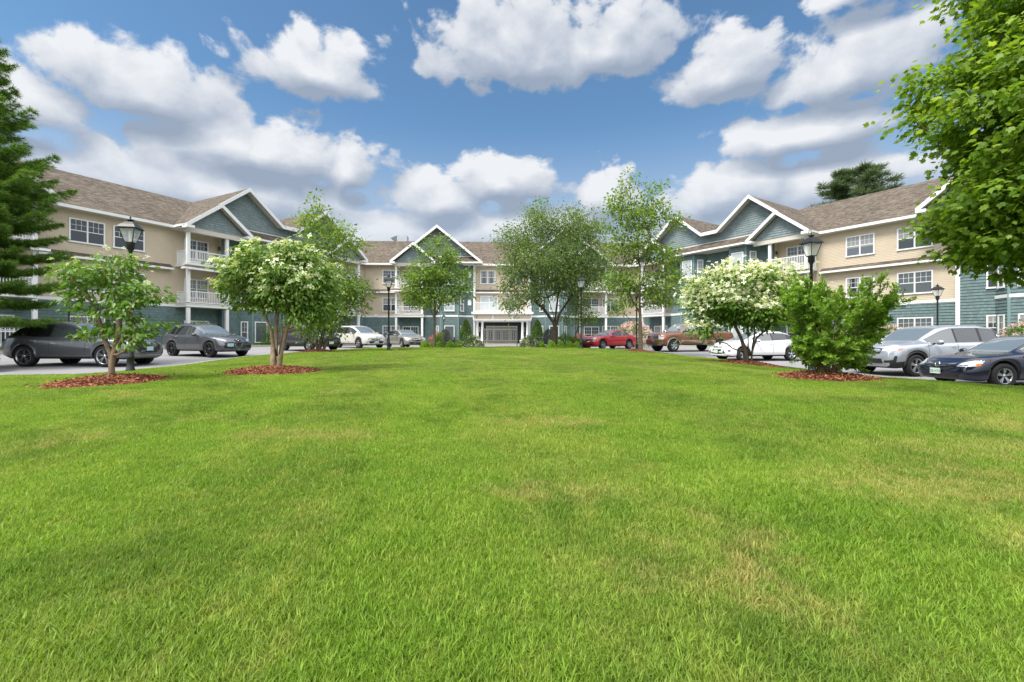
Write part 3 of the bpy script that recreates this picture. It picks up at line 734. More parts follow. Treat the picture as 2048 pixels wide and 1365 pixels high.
for F, sd in ((FL, -1), (FR_, 1)):
    wing(F, None, 45.5, sd)
    cxs = 10.85
    half_block(F, cxs + 3.95, 1, 'valley'); half_block(F, cxs - 3.95, -1, 'valley')
    skirt_runs(F, [(0.28, 1.95), (19.9, 27.4 if sd < 0 else 28.1)])
    stack(F, 1.25, 2.0, 1, tones=(0, 0, 0))
    stack(F, 21.62, 23.5, 2, tones=(0, 1, 1) if sd < 0 else (1, 0, 1)); stack(F, *((23.95, 25.85) if sd < 0 else (24.85, 26.85)), 2, tones=(0, 1, 0) if sd < 0 else (0, 1, 1))
    if sd < 0:
        half_block(F, 36.15 - 3.95, -1, 'valley', r1=4.32); half_block(F, 36.15 + 3.95, 1, 'valley')
        vent(F, 24.4, Z_BELT - 0.02)
    else:
        board(F, 28.1, 28.32, 0.0, 0.56, GZ - CAMZ, 8.5, name='corner_board')
        half_block(F, 35.75 - 4.05, -1, 'valley', balcony=False, bay=(-0.9, 1.0)); half_block(F, 35.75 + 3.95, 1, 'valley', balcony=False)
        mb = Part(); siding(mb, F, rect(28.32, 31.0, GZ - CAMZ, 8.55), 0.49, TEX); mb.build('shingle_wall', M_teal)
        for z0, z1 in ((6.2, 7.9), (3.2, 4.9), (-0.1, 1.5)): window(F, 29.55, 30.15, z0, z1, 0.508, 1, 'hung', 0)
        vent(F, 25.2, Z_BELT - 0.02)
    vent(F, 3.2 if sd < 0 else 3.0, Z_BELT + 0.02)

# centre block
def centre():
    F = FC; T = F.T(); ZB = GZ - CAMZ; L = LC
    mb = Part(); siding(mb, F, rect(-L, L, Z_BELT, 8.58), 0.0, BEX); mb.build('clapboard_wall', M_beige)
    mb = Part(); siding(mb, F, rect(-L, -3.2, ZB - 0.2, Z_BELT), 0.0, TEX); mb.build('shingle_wall', M_teal); mb = Part(); siding(mb, F, rect(3.2, L, ZB - 0.2, Z_BELT), 0.0, TEX); mb.build('shingle_wall', M_teal)
    board(F, -L, -3.2, 0.0, 0.035, Z_BELT - 0.1, Z_BELT + 0.1, name='belt_board'); board(F, 3.2, L, 0.0, 0.035, Z_BELT - 0.1, Z_BELT + 0.1, name='belt_board')
    mb = Part(); ex = 7
    roof_slab(mb, F.p(-L - ex, 0.62, 8.68), F.p(L + ex, 0.62, 8.68), F.p(L + ex, -6.5, 12.75), F.p(-L - ex, -6.5, 12.75))
    roof_slab(mb, F.p(L + ex, -13.6, 8.68), F.p(-L - ex, -13.6, 8.68), F.p(-L - ex, -6.5, 12.75), F.p(L + ex, -6.5, 12.75))
    r = mb.build('roof', [M_roof, M_soffit])
    mb = Part(); mb.box(-L + 0.35, L - 0.35, 0.6, 0.66, 8.5, 8.7, 0, T); mb.box(-L + 0.3, L - 0.3, 0.0, 0.6, 8.48, 8.53, 1, T)
    o = mb.build('fascia', [M_white, M_soffit]); o.parent = r
    half_block(F, -7.36, -1, 'eave', bay=(-2.36, -0.40), wall_in=-4.16); half_block(F, 7.36, 1, 'eave', bay=(-2.36, -0.40), wall_in=-4.16)
    for sg in (-1, 1):
        board(F, sg * 3.2 - 0.12, sg * 3.2 + 0.12, 0.0, 0.62, ZB, 8.5, name='corner_board')
        w0, w1 = sorted((sg * 13.85, sg * 11.9)); stack(F, w0, w1, 2, tones=(1, 0, 1))
    skirt_runs(F, [(-L + 0.28, -12.3), (12.3, L - 0.28), (-3.0, 3.0)])
    window(F, -2.55, -0.75, 6.42, 8.0, 0.017, 2, 'hung', 1); window(F, 0.75, 2.55, 6.42, 8.0, 0.017, 2, 'hung', 1)
    window(F, -2.5, -0.45, 3.1, 5.05, 0.017, 2, 'plain', 3, name='patio_window'); window(F, 0.35, 1.5, 3.3, 4.85, 0.017, 1, 'hung', 1)
    # entrance recess: dark wall, cream door set
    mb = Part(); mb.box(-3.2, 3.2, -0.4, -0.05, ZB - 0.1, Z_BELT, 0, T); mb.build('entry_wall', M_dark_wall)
    d = Part(); zd = ZB + 0.02
    d.box(-1.84, 1.84, -0.05, 0.06, zd + 2.1, zd + 2.24, 0, T)
    for x in (-1.84, -0.98, 0.88, 1.74): d.box(x, x + 0.10, -0.05, 0.06, zd, zd + 2.1, 0, T)
    dd = d.build('entrance_door', M_white)
    lf = Part(); gl = Part()
    for (x0, x1) in ((-1.73, -0.99), (-0.87, -0.01), (0.01, 0.87), (0.99, 1.73)):
        st = 0.14
        lf.box(x0, x0 + st, -0.04, 0.0, zd, zd + 2.09, 0, T); lf.box(x1 - st, x1, -0.04, 0.0, zd, zd + 2.09, 0, T)
        lf.box(x0 + st, x1 - st, -0.04, 0.0, zd, zd + 0.42, 0, T); lf.box(x0 + st, x1 - st, -0.04, 0.0, zd + 1.90, zd + 2.09, 0, T)
        mid = (x0 + x1) / 2; lf.box(mid - 0.02, mid + 0.02, -0.04, -0.005, zd + 0.42, zd + 1.90, 0, T)
        for k in range(1, 5): zz = zd + 0.42 + 1.48 * k / 5; lf.box(x0 + st, x1 - st, -0.04, -0.008, zz - 0.015, zz + 0.015, 0, T)
        gl.quad(F.p(x0 + st, -0.03, zd + 0.42), F.p(x1 - st, -0.03, zd + 0.42), F.p(x1 - st, -0.03, zd + 1.90), F.p(x0 + st, -0.03, zd + 1.90))
    o = lf.build('door_leaf', M_cream); o.parent = dd
    o = gl.build('pane', M_pane[1]); o.parent = dd
    for x in (-2.6, 2.6):
        mb = Part(); mb.box(x - 0.09, x + 0.09, -0.05, 0.1, zd + 1.55, zd + 2.15, 0, T); mb.box(x - 0.12, x + 0.12, -0.05, 0.13, zd + 2.15, zd + 2.22, 1, T); mb.build('wall_sconce', [M_pane[3], M_black])
    # porch
    NP = 3.9; pw = 3.15
    mb = Part(); zc = 1.92
    mb.box(-pw, pw, 0.02, NP, zc, zc + 0.14, 0, T)
    mb.box(-pw, pw, NP - 0.02, NP + 0.06, zc + 0.14, zc + 0.22, 0, T)
    mb.box(-pw - 0.22, pw + 0.22, 0.02, NP + 0.26, zc + 0.78, zc + 1.0, 0, T)
    mb.box(-pw - 0.12, pw + 0.12, 0.02, NP + 0.14, zc + 0.70, zc + 0.78, 0, T)
    mb.box(-pw + 0.05, pw - 0.05, 0.02, NP - 0.06, zc + 0.14, zc + 0.70, 1, T)
    for x in (-pw, -1.05, 1.05, pw): mb.box(x - 0.07, x + 0.07, NP - 0.06, NP + 0.0, zc + 0.22, zc + 0.70, 0, T)
    po = mb.build('entrance_porch', [M_white, M_beige_trim])
    num = Part()                                                    # the house number's mark on the panel's corner
    for (a, b, c, d_) in ((-pw + 0.30, -pw + 0.36, 0.36, 0.58), (-pw + 0.26, -pw + 0.40, 0.33, 0.36)): num.box(a, b, NP - 0.06, NP - 0.03, zc + c, zc + d_, 0, T)
    o = num.build('house_number', M_black); o.parent = po
    mb = Part(); zz = zc + 1.0 + CAMZ
    A, B, C, D = (F.p(-pw + 0.05, NP, 0), F.p(pw - 0.05, NP, 0), F.p(pw - 0.05, 0.1, 0), F.p(-pw + 0.05, 0.1, 0))
    railing(mb, D[:2], A[:2], zz, 1.05); railing(mb, A[:2], B[:2], zz, 1.05); railing(mb, B[:2], C[:2], zz, 1.05)
    for q in (A, B): mb.bar((q[0], q[1], zz), (q[0], q[1], zz + 1.12), 0.13, 0.13)
    o = mb.build('railing', M_white); o.parent = po
    for x in (-2.75, -2.2, 2.2, 2.75):
        mb = Part(); c = F.p(x, NP - 0.3, 0)
        mb.lathe([(0.17, zc - 0.02), (0.17, zc - 0.12), (0.125, zc - 0.16), (0.15, 0.3), (0.16, ZB + 0.72), (0.20, ZB + 0.70), (0.20, ZB + 0.55)], 14, 0, (c[0], c[1], CAMZ))
        o = mb.build('column', M_white); o.parent = po
    for x in (-2.47, 2.47):
        mb = Part(); mb.box(x - 0.55, x + 0.55, NP - 0.62, NP + 0.02, ZB - 0.2, ZB + 0.5, 0, T); mb.box(x - 0.6, x + 0.6, NP - 0.66, NP + 0.06, ZB + 0.5, ZB + 0.57, 1, T)
        o = mb.build('pier', [mat('pier_stone', (0.48, 0.40, 0.29), 0.8, var=(6, 0.25), bump=(14, 0.6)), M_white]); o.parent = po
    for s in (-14.6, -9.9): vent(F, s, Z_BELT + 0.05)
    for (s, z) in ((-3.75, 7.3), (-3.75, 4.1)):
        mb = Part(); mb.box(s - 0.2, s + 0.2, 0.51, 0.62, z - 0.22, z + 0.3, 0, T); mb.box(s - 0.13, s + 0.13, 0.62, 0.68, z + 0.3, z + 0.42, 0, T); mb.build('vent_hood', M_white)
    # duct on the roof behind the ridge
    mb = Part(); q = F.T()
    mb.box(-13.7, -12.4, -8.4, -7.2, 11.6, 13.65, 0, q)
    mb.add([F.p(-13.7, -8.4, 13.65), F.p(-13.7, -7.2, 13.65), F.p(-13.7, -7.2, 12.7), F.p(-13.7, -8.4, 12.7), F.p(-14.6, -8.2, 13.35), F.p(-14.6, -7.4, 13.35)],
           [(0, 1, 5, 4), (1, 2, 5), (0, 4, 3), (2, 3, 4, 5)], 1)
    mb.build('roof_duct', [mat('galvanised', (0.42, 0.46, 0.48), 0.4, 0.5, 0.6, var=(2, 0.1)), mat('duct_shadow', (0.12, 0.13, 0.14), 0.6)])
centre()

# strips of lawn along the walls, entrance walk
def strip(F, s0, s1, n0, n1, name, m, dz=0.0, kerb=True):
    mb = MB(); k = max(1, int(abs(s1 - s0) / 2))
    for i in range(k):
        a = s0 + (s1 - s0) * i / k; b = s0 + (s1 - s0) * (i + 1) / k
        P = [F.p(a, n0, 0), F.p(b, n0, 0), F.p(b, n1, 0), F.p(a, n1, 0)]
        def zz(p, t): return max(zr(p[0], p[1]) + 0.13, GZ + 0.02 if t else 0) + dz
        q = [(p[0], p[1], zz(p, j < 2)) for j, p in enumerate(P)]
        mb.quad(*q)
        if kerb:
            a2, b2 = F.p(a, n1 + 0.15, 0), F.p(b, n1 + 0.15, 0)
            h = lambda p, d: (p[0], p[1], zr(p[0], p[1]) + d)
            mb.add([(q[3][0], q[3][1], q[3][2] + .01), (q[2][0], q[2][1], q[2][2] + .01), h(b2, 0.14 + dz), h(a2, 0.14 + dz), h(b2, -0.1), h(a2, -0.1)], [(0, 1, 2, 3), (3, 2, 4, 5)], 1)
    return mb.build(name, [m, M_granite], kind='structure')
strip(FL, 6.0, 34, 0.0, 5.2, 'lawn_strip', M_turf)
strip(FR_, 6.0, 34, 0.0, 5.2, 'lawn_strip', M_turf)
strip(FC, -12.0, -3.6, 0.0, 5.0, 'lawn_strip', M_turf); strip(FC, 3.6, 12.0, 0.0, 5.0, 'lawn_strip', M_turf)
strip(FC, -3.58, 3.58, -0.1, 5.6, 'walkway', M_conc, dz=0.03)
# ------------------------------------------------------------------ cars
def paint(name, col, metal=0.35, rough=0.28, var=0.0):
    return mat(name, col, rough, 0.5, metal, coat=1.0)
M_tyre = mat('tyre_rubber', (0.016, 0.016, 0.017), 0.8, 0.3, bump=(60, 0.15))
M_plastic = mat('black_plastic', (0.02, 0.02, 0.022), 0.55, 0.4)
M_chrome = mat('chrome', (0.62, 0.63, 0.65), 0.15, 0.5, 1.0)
M_alloy = mat('alloy', (0.42, 0.43, 0.44), 0.3, 0.5, 0.9)
M_glass = mat('car_glass', (0.045, 0.055, 0.06), 0.03, 1.0, ior=1.75)
M_tint = mat('tinted_glass', (0.012, 0.014, 0.016), 0.03, 0.8, ior=1.6)
M_wind = mat('windscreen_glass', (0.13, 0.155, 0.165), 0.03, 1.0, ior=1.9)
M_lamp = mat('lamp_lens', (0.50, 0.53, 0.56), 0.06, 0.9, 0.25)
M_amber = mat('amber_lens', (0.75, 0.16, 0.02), 0.15, 0.8)
M_red = mat('red_lens', (0.45, 0.012, 0.015), 0.15, 0.8)
M_plate = mat('plate_white', (0.55, 0.66, 0.60), 0.5)
M_plateg = mat('plate_pale_blue', (0.40, 0.58, 0.66), 0.5)
M_ptext = mat('plate_text', (0.02, 0.10, 0.06), 0.6)

def pch(xs, ys, x):
    """monotone cubic through the points"""
    xs = np.array(xs, float); ys = np.array(ys, float); h = np.diff(xs); d = np.diff(ys) / h
    m = np.zeros(len(xs)); m[0] = d[0]; m[-1] = d[-1]
    for i in range(1, len(xs) - 1):
        if d[i - 1] * d[i] > 0:
            w1 = 2 * h[i] + h[i - 1]; w2 = h[i] + 2 * h[i - 1]; m[i] = (w1 + w2) / (w1 / d[i - 1] + w2 / d[i])
    i = np.clip(np.searchsorted(xs, x) - 1, 0, len(h) - 1); t = np.clip((x - xs[i]) / h[i], 0, 1)
    return ys[i] * (2 * t**3 - 3 * t**2 + 1) + h[i] * m[i] * (t**3 - 2 * t**2 + t) + ys[i + 1] * (-2 * t**3 + 3 * t**2) + h[i] * m[i + 1] * (t**3 - t**2)

PLATES = {}
def make_car(name, label, cat, S, loc, heading, group='cars parked around the lawn'):
    """u runs from the nose (0) to the tail (L); local x = L/2 - u points forward"""
    L, W, wb, fo, wr = S['L'], S['W'], S['wb'], S['fo'], S['wr']
    pm = S['paint']; zsill = S.get('sill', 0.24); hw = W / 2
    uw = (fo, fo + wb); ra = wr + S.get('archgap', 0.055)
    us = set(np.round(np.linspace(0, L, 64), 4))
    for c in uw: us |= set(np.round(c + ra * np.cos(np.linspace(0, math.pi, 23)), 4)); us |= {round(c - ra - 0.005, 4), round(c + ra + 0.005, 4)}
    for k in ('cowl', 'wtop', 'rtop', 'rbot', 'sg0', 'sg1'): us.add(round(S[k], 4))
    for a, b in S['pillars']: us |= {round(a, 4), round(b, 4)}
    us |= {0.02, 0.05, 0.09, L - 0.02, L - 0.06}
    us = np.array(sorted(u for u in us if 0 <= u <= L))
    top = pch(*zip(*S['top']), us); belt = pch(*zip(*S['belt']), us); belt = np.minimum(belt, top - 0.025)
    zb0 = pch(*zip(*S.get('bottom', [(0, zsill + 0.02), (0.25, zsill - 0.03), (fo, zsill), (L - 0.5, zsill), (L, zsill + 0.14)])), us)
    arch = np.full(len(us), -1.0)
    for c in uw:
        q = ra * ra - (us - c) ** 2; arch = np.where(q > -1e-6, np.maximum(arch, wr + np.sqrt(np.maximum(q, 0))), arch)
    zb = np.maximum(zb0, arch)
    plan = pch(*zip(*S.get('plan', [(0, 0.80), (0.12, 0.885), (0.35, 0.945), (0.8, 0.985), (1.5, 1.0), (L - 1.3, 1.0), (L - 0.5, 0.965), (L - 0.12, 0.90), (L, 0.82)])), us)
    w = hw * plan
    wt = S.get('wt', 0.70) * hw
    V = []; NJ = 13
    fracs = [(0.0, 0.0), (0.82, 0.0), (0.965, 0.10), (0.995, 0.32), (1.0, 0.55), (0.985, 0.86), (0.955, 1.0)]
    for i, u in enumerate(us):
        h = top[i] - belt[i]; dz = belt[i] - zb[i]; row = []
        for (fy, fz) in fracs: row.append((w[i] * fy, zb[i] + dz * fz))
        yb = 0.935 * w[i]; fl = min(1, max(0, (h - 0.10) / 0.3)); yt = wt * fl + (1 - fl) * 0.70 * w[i]
        lr = lambda a, b, t: a + (b - a) * t
        row.append((yb, belt[i] + 0.012)); row.append((lr(yb, yt, 0.80), belt[i] + 0.80 * h)); row.append((lr(yb, yt, 0.97), belt[i] + 0.905 * h))
        row.append((yt * 0.88, belt[i] + 0.962 * h)); row.append((yt * 0.5, belt[i] + 0.993 * h)); row.append((0.0, top[i]))
        pts = [(-y, z) for y, z in row[1:]][::-1][0:] # placeholder, mirrored below
        full = [(y, z) for y, z in row] + [(-y, z) for y, z in row[-2:0:-1]]
        for (y, z) in full:
            zc = 0.5 * (zb0[0] + top[0]); hz = max(0.2, 0.5 * (top[0] - zb0[0]))
            x = L / 2 - u
            kf = math.exp(-(u / 0.35) ** 2); kr = math.exp(-((L - u) / 0.35) ** 2)
            x -= kf * (S.get('nr', 0.07) * min(1.5, abs((z - zc - S.get('nz', 0)) / hz)) ** 2 + S.get('pr', 0.14) * (y / hw) ** 2)
            x += kr * (0.06 * min(1.5, abs((z - 0.6) / 0.4)) ** 2 + 0.09 * (y / hw) ** 2)
            V.append((x, y, z))
    n = 2 * (NJ - 1); N = len(us)
    parts = {'body': [], 'windscreen': [], 'rear_window': [], 'sideL': [], 'sideR': [], 'trim': []}
    def region(i, j):
        jj = j if j < 12 else n - 1 - j
        um = 0.5 * (us[i] + us[i + 1])
        if jj >= 10 and S['cowl'] <= um <= S['wtop']: return 'windscreen'
        if jj >= 10 and S['rtop'] <= um <= S['rbot']: return 'rear_window'
        if jj == 7 and S['sg0'] <= um <= S['sg1']:
            if any(a - 1e-4 <= um <= b + 1e-4 for a, b in S['pillars']): return 'trim'
            return 'sideL' if j < 12 else 'sideR'
        if jj <= 1: return 'trim'
        if S.get('clad') and jj == 2: return 'trim'
        return 'body'
    faces_all = []
    for i in range(N - 1):
        for j in range(n):
            f = (i * n + j, (i + 1) * n + j, (i + 1) * n + (j + 1) % n, i * n + (j + 1) % n)
            parts[region(i, j)].append(f); faces_all.append(f)
    def dome(i, sgn, dep):
        """bulged end of the shell instead of a flat cap"""
        ring = [i * n + j for j in range(n)]; P = np.array([V[k] for k in ring]); c = np.array([P[:, 0].mean(), 0.0, 0.5 * (P[:, 2].min() + P[:, 2].max())]); fs = []
        for sc_, dx in ((0.97, 0.30), (0.90, 0.60), (0.72, 0.86), (0.45, 0.97), (0.15, 1.0)):
            b = len(V)
            for p in P: V.append((p[0] + sgn * dep * dx, c[1] + (p[1] - c[1]) * sc_, c[2] + (p[2] - c[2]) * sc_))
            new = list(range(b, b + n))
            for j in range(n): fs.append((ring[j], ring[(j + 1) % n], new[(j + 1) % n], new[j]))
            ring = new
        fs.append(tuple(ring)); return fs
    f0, f1 = dome(0, 1, S.get('bulge', 0.07)), dome(N - 1, -1, 0.05)
    cap0, cap1 = f0[-1], f1[-1]; parts['body'] += f0[:-1] + f1[:-1]; faces_all += f0[:-1] + f1[:-1]
    faces_all += [cap0, cap1]
    root = empty(name, loc, heading, label=label, cat=cat, group=group)
    bvh = BVHTree.FromPolygons([Vector(v) for v in V], faces_all)
    def sub(nm, faces, m, parent=root, offs=0.0):
        idx = sorted({k for f in faces for k in f}); mp = {k: a for a, k in enumerate(idx)}
        mb = MB(); mb.add([V[k] for k in idx], [[mp[k] for k in f] for f in faces], 0, None, True)
        return mb.build(nm, m, parent)
    # body: painted shell + dark under-trim in one mesh
    idx = list(range(len(V))); mb = MB(); mb.v = list(V)
    for f in parts['body']: mb.f.append(list(f)); mb.m.append(0); mb.sm.append(True); mb.uv.append(None)
    for f in parts['trim']: mb.f.append(list(f)); mb.m.append(1); mb.sm.append(True); mb.uv.append(None)
    for f in (cap0, cap1): mb.f.append(list(f)); mb.m.append(0); mb.sm.append(False); mb.uv.append(None)
    CL, SL = L / 2 - 0.16, hw - 0.16
    def patch(poly, view, off=0.008, cuts=3, thick=None):
        """outline in view coordinates laid on the bodywork; returns verts, faces"""
        bm = bmesh.new(); vs = [bm.verts.new((a, b, 0)) for a, b in poly]; bm.faces.new(vs)
        bmesh.ops.triangulate(bm, faces=bm.faces[:])
        for _ in range(cuts): bmesh.ops.subdivide_edges(bm, edges=[e for e in bm.edges if e.calc_length() > 0.03], cuts=1)
        bmesh.ops.triangulate(bm, faces=bm.faces[:])
        out = []
        for v in bm.verts:
            a, z = v.co.x, v.co.y
            if view == 'front': o = Vector((9, a, z)); d = Vector((-1, 0, 0))
            elif view == 'rear': o = Vector((-9, a, z)); d = Vector((1, 0, 0))
            elif view[0] == 's': sgn = 1 if view[1] == 'L' else -1; o = Vector((a, 9 * sgn, z)); d = Vector((0, -sgn, 0))
            elif view[0] == 't': o = Vector((a, z, 9)); d = Vector((0, 0, -1))
            else:                                                       # front corner, 45 degrees; a grows towards the flank
                sgn = 1 if view[-1] == 'L' else -1; k = 0.70710678
                base = Vector((CL, sgn * SL, 0)); e = Vector((-k, sgn * k, 0)); d = Vector((-k, -sgn * k, 0))
                o = base + e * a - d * 9; o.z = z
            hit = bvh.ray_cast(o, d)
            p = hit[0] - d * off if hit[0] is not None else None
            out.append(p)
        F = [[v.index for v in f.verts] for f in bm.faces]
        bm.verts.index_update(); F = [[v.index for v in f.verts] for f in bm.faces]
        F = [f for f in F if all(out[k] is not None for k in f)]
        out = [p if p is not None else Vector((0, 0, 0)) for p in out]
        bm.free(); return out, F
    def add_patch(mb_, poly, view, m=0, off=0.008):
        v, f = patch(poly, view, off); mb_.add(v, f, m, None, True)
    X = lambda u: L / 2 - u
    # shut lines of doors and bonnet
    for u in S.get('seams', []):
        for sd in ('sL', 'sR'): add_patch(mb, [(X(u) - 0.006, zsill + 0.14), (X(u) + 0.006, zsill + 0.14), (X(u) + 0.006, S['zbelt'] - 0.02), (X(u) - 0.006, S['zbelt'] - 0.02)], sd, 1, 0.003)
    if S.get('lower'):                                                  # two-tone lower body
        for sd in ('sL', 'sR'):
            segs = [(fo + ra + 0.04, fo + wb - ra - 0.04), (fo + wb + ra + 0.04, L - 0.12), (0.42, fo - ra - 0.03)]
            for a, b in segs: add_patch(mb, [(X(a), zsill + 0.02), (X(b), zsill + 0.02), (X(b), S['lower'][0]), (X(a), S['lower'][0])], sd, 2, 0.004)
    body = mb.build('body', [pm, M_plastic, S['lower'][1] if S.get('lower') else M_plastic], root)
    sub('windscreen', parts['windscreen'], M_wind)
    if parts['rear_window']: sub('rear_window', parts['rear_window'], M_tint)
    for k in ('sideL', 'sideR'):
        fr = S['pillars'][S.get('tint_after', 0)][0]
        a = [f for f in parts[k] if V[f[0]][0] > X(fr)]; b = [f for f in parts[k] if V[f[0]][0] <= X(fr)]
        if a: sub('side_window', a, M_glass)
        if b: sub('side_window', b, S.get('rear_glass', M_tint))
    # bright or black line round the side windows
    if S.get('dlo'):
        mb = MB()
        ii = [i for i in range(N) if S['sg0'] <= us[i] <= S['sg1']]
        for sgn in (0, 1):
            j7 = 7 if sgn == 0 else n - 7; j8 = 8 if sgn == 0 else n - 8
            ys = 1 if sgn == 0 else -1
            P7 = [Vector(V[i * n + j7]) + Vector((0, ys * 0.006, 0)) for i in ii]; P8 = [Vector(V[i * n + j8]) + Vector((0, ys * 0.006, 0.004)) for i in ii]
            if S['dlo'] in ('full', 'belt'): mb.tube(P7, [0.011] * len(P7), 5)
            if S['dlo'] in ('full', 'top'): mb.tube(P8, [0.011] * len(P8), 5)
            if S['dlo'] == 'full': mb.tube([P7[-1], P8[-1]], [0.011] * 2, 5)
        mb.build('window_trim', M_chrome, root)
    # wheels
    for k, u in enumerate(uw):
        for sgn in (1, -1):
            tw = S.get('tw', 0.235); yc = sgn * (hw - tw / 2 - 0.012)
            mb = MB(); rr = S.get('rim', wr * 0.66)
            mb.lathe([(rr - 0.01, -tw / 2 + 0.02), (rr + 0.02, -tw / 2), (wr - 0.03, -tw / 2), (wr, -tw / 2 + 0.035), (wr, tw / 2 - 0.035), (wr - 0.03, tw / 2), (rr + 0.02, tw / 2), (rr - 0.01, tw / 2 - 0.02)], 36, 0, (0, 0, 0), 'y')
            wh = mb.build('wheel', M_tyre, root); wh.location = (X(u), yc, wr)
            wh.data.transform(Matrix.Identity(4))
            mb = MB(); f = sgn * (tw / 2 - 0.012)
            mb.lathe([(rr, f), (rr, f - sgn * 0.005), (rr * 0.93, f - sgn * 0.004), (rr * 0.92, f - sgn * 0.06), (rr * 0.92, -f)], 36, 0, (0, 0, 0), 'y')
            mb.lathe([(rr * 0.92, f - sgn * 0.085), (0.001, f - sgn * 0.085)], 24, 1, (0, 0, 0), 'y', False)
            ns, sw, tw2 = S.get('spokes', (5, 0.05, 0))
            for q in range(ns):
                for dlt in ((-tw2, tw2) if tw2 else (0,)):
                    a0 = 2 * math.pi * q / ns + 0.3; a1 = a0 + dlt
                    p0 = (math.cos(a0 + dlt * 0.3) * rr * 0.14, f - sgn * 0.035, math.sin(a0 + dlt * 0.3) * rr * 0.14); p1 = (math.cos(a1) * rr * 0.955, f - sgn * 0.012, math.sin(a1) * rr * 0.955)
                    mb.bar(p0, p1, 0.03, sw, 0, up=(0, 1, 0)) if False else mb.bar(p0, p1, sw, 0.03, 0, up=(0, 1, 0))
            mb.lathe([(rr * 0.22, f - sgn * 0.05), (rr * 0.2, f - sgn * 0.012), (0.001, f - sgn * 0.008)], 16, 0, (0, 0, 0), 'y')
            mb.build('rim', [S.get('rimmat', M_alloy), M_plastic], wh)
    # dark wheel wells
    # mirrors
    um, zm, ms = S['mirror']
    for sgn in (1, -1):
        mb = MB(); yb = hw * 0.93
        mb.bar((X(um) + 0.02, sgn * (yb - 0.06), zm - 0.07), (X(um) - 0.01, sgn * (yb + 0.10), zm - 0.03), 0.09, 0.035, 1)
        prof = [(0.0, 0.02), (0.03, 0.6), (0.08, 0.95), (0.15, 1.0), (0.21, 0.9), (0.235, 0.5), (0.24, 0.02)]
        b = len(mb.v); nn = 12
        for (t, r) in prof:
            for j in range(nn):
                a = 2 * math.pi * j / nn
                mb.v.append((X(um) - 0.02 + 0.075 * r * math.cos(a) - 0.1 * (t - 0.12), sgn * (yb + 0.045 + t * ms), zm + 0.075 * r * ms * math.sin(a)))
        for i in range(len(prof) - 1):
            for j in range(nn):
                mb.f.append([b + i * nn + j, b + i * nn + (j + 1) % nn, b + (i + 1) * nn + (j + 1) % nn, b + (i + 1) * nn + j]); mb.m.append(0 if math.sin(2 * math.pi * (j + .5) / nn) > -0.35 or S.get('mirror_plain') else 1); mb.sm.append(True); mb.uv.append(None)
        mb.build('wing_mirror', [S.get('mirmat', pm), M_plastic], root)
    # door handles
    for (u, z) in S.get('handles', []):
        for sgn in (1, -1):
            hit = bvh.ray_cast(Vector((X(u), 9 * sgn, z)), Vector((0, -sgn, 0)))
            if hit[0] is None: continue
            y = hit[0].y
            mb = MB(); mb.tube([(X(u) + 0.10, y + sgn * 0.005, z), (X(u) + 0.08, y + sgn * 0.03, z), (X(u) - 0.08, y + sgn * 0.03, z), (X(u) - 0.10, y + sgn * 0.005, z)], [0.012, 0.015, 0.015, 0.012], 6)
            mb.build('door_handle', S.get('handlemat', pm), root)
    # face: lamps, grille, intakes, plate, badge
    for nm, m, items, off in S['face']:
        for view, poly in items:
            views = [view + 'L', view + 'R'] if view in ('corner', 's') else [view]
            for vw in views:
                mb = MB(); add_patch(mb, poly, vw, 0, off); mb.build(nm, m, root)
    if S.get('arch_trim'):
        mb = MB()
        for u in uw:
            for sgn in (1, -1):
                P = []
                for a in np.linspace(-0.15, math.pi + 0.15, 19):
                    x = X(u) + (ra + 0.02) * math.cos(a); z = max(wr + (ra + 0.02) * math.sin(a), zsill)
                    hit = bvh.ray_cast(Vector((x, 9 * sgn, z + 0.012)), Vector((0, -sgn, 0)))
                    P.append((x, hit[0].y + sgn * 0.004 if hit[0] is not None else sgn * hw * 0.97, z))
                mb.tube(P, [0.032] * len(P), 6)
        mb.build('arch_trim', S['arch_trim'], root)
    if S.get('rails'):
        mb = MB(); a, b = S['rails']
        for sgn in (1, -1):
            P = [(X(u), sgn * wt * 0.93, float(pch(*zip(*S['top']), np.array([u]))[0]) + 0.008) for u in np.linspace(a, b, 9)]
            mb.tube(P, [0.018] * 9, 6)
        mb.build('roof_rail', M_plastic, root)
    if S.get('plate'):
        y0, z0, pmm, txt = S['plate']
        x = max(bvh.ray_cast(Vector((9, y0 + a, z0 + b)), Vector((-1, 0, 0)))[0].x for a in (-.14, 0, .14) for b in (-.06, 0, .06)) + 0.02
        mb = MB(); mb.box(x - 0.015, x, y0 - 0.155, y0 + 0.155, z0 - 0.078, z0 + 0.078)
        mb.box(x - 0.02, x - 0.004, y0 - 0.17, y0 + 0.17, z0 - 0.09, z0 - 0.078, 1); mb.box(x - 0.02, x - 0.004, y0 - 0.17, y0 + 0.17, z0 + 0.078, z0 + 0.09, 1)
        pl = mb.build('licence_plate', [pmm, M_plastic], root)
        if txt:
            cu = bpy.data.curves.new('plate_lettering', 'FONT'); cu.body = txt; cu.size = 0.105; cu.align_x = 'CENTER'; cu.align_y = 'CENTER'; cu.extrude = 0.001
            cu.materials.append(M_ptext)
            t = bpy.data.objects.new('plate_lettering', cu); COL.objects.link(t); dg = bpy.context.evaluated_depsgraph_get(); dg.update()
            me = bpy.data.meshes.new_from_object(t.evaluated_get(dg)); bpy.data.objects.remove(t)
            o = bpy.data.objects.new('plate_lettering', me); COL.objects.link(o); o.parent = pl
            o.location = (x + 0.003, y0, z0 - 0.008); o.rotation_euler = (R(90), 0, R(90)); o.scale = (0.8, 1, 1)
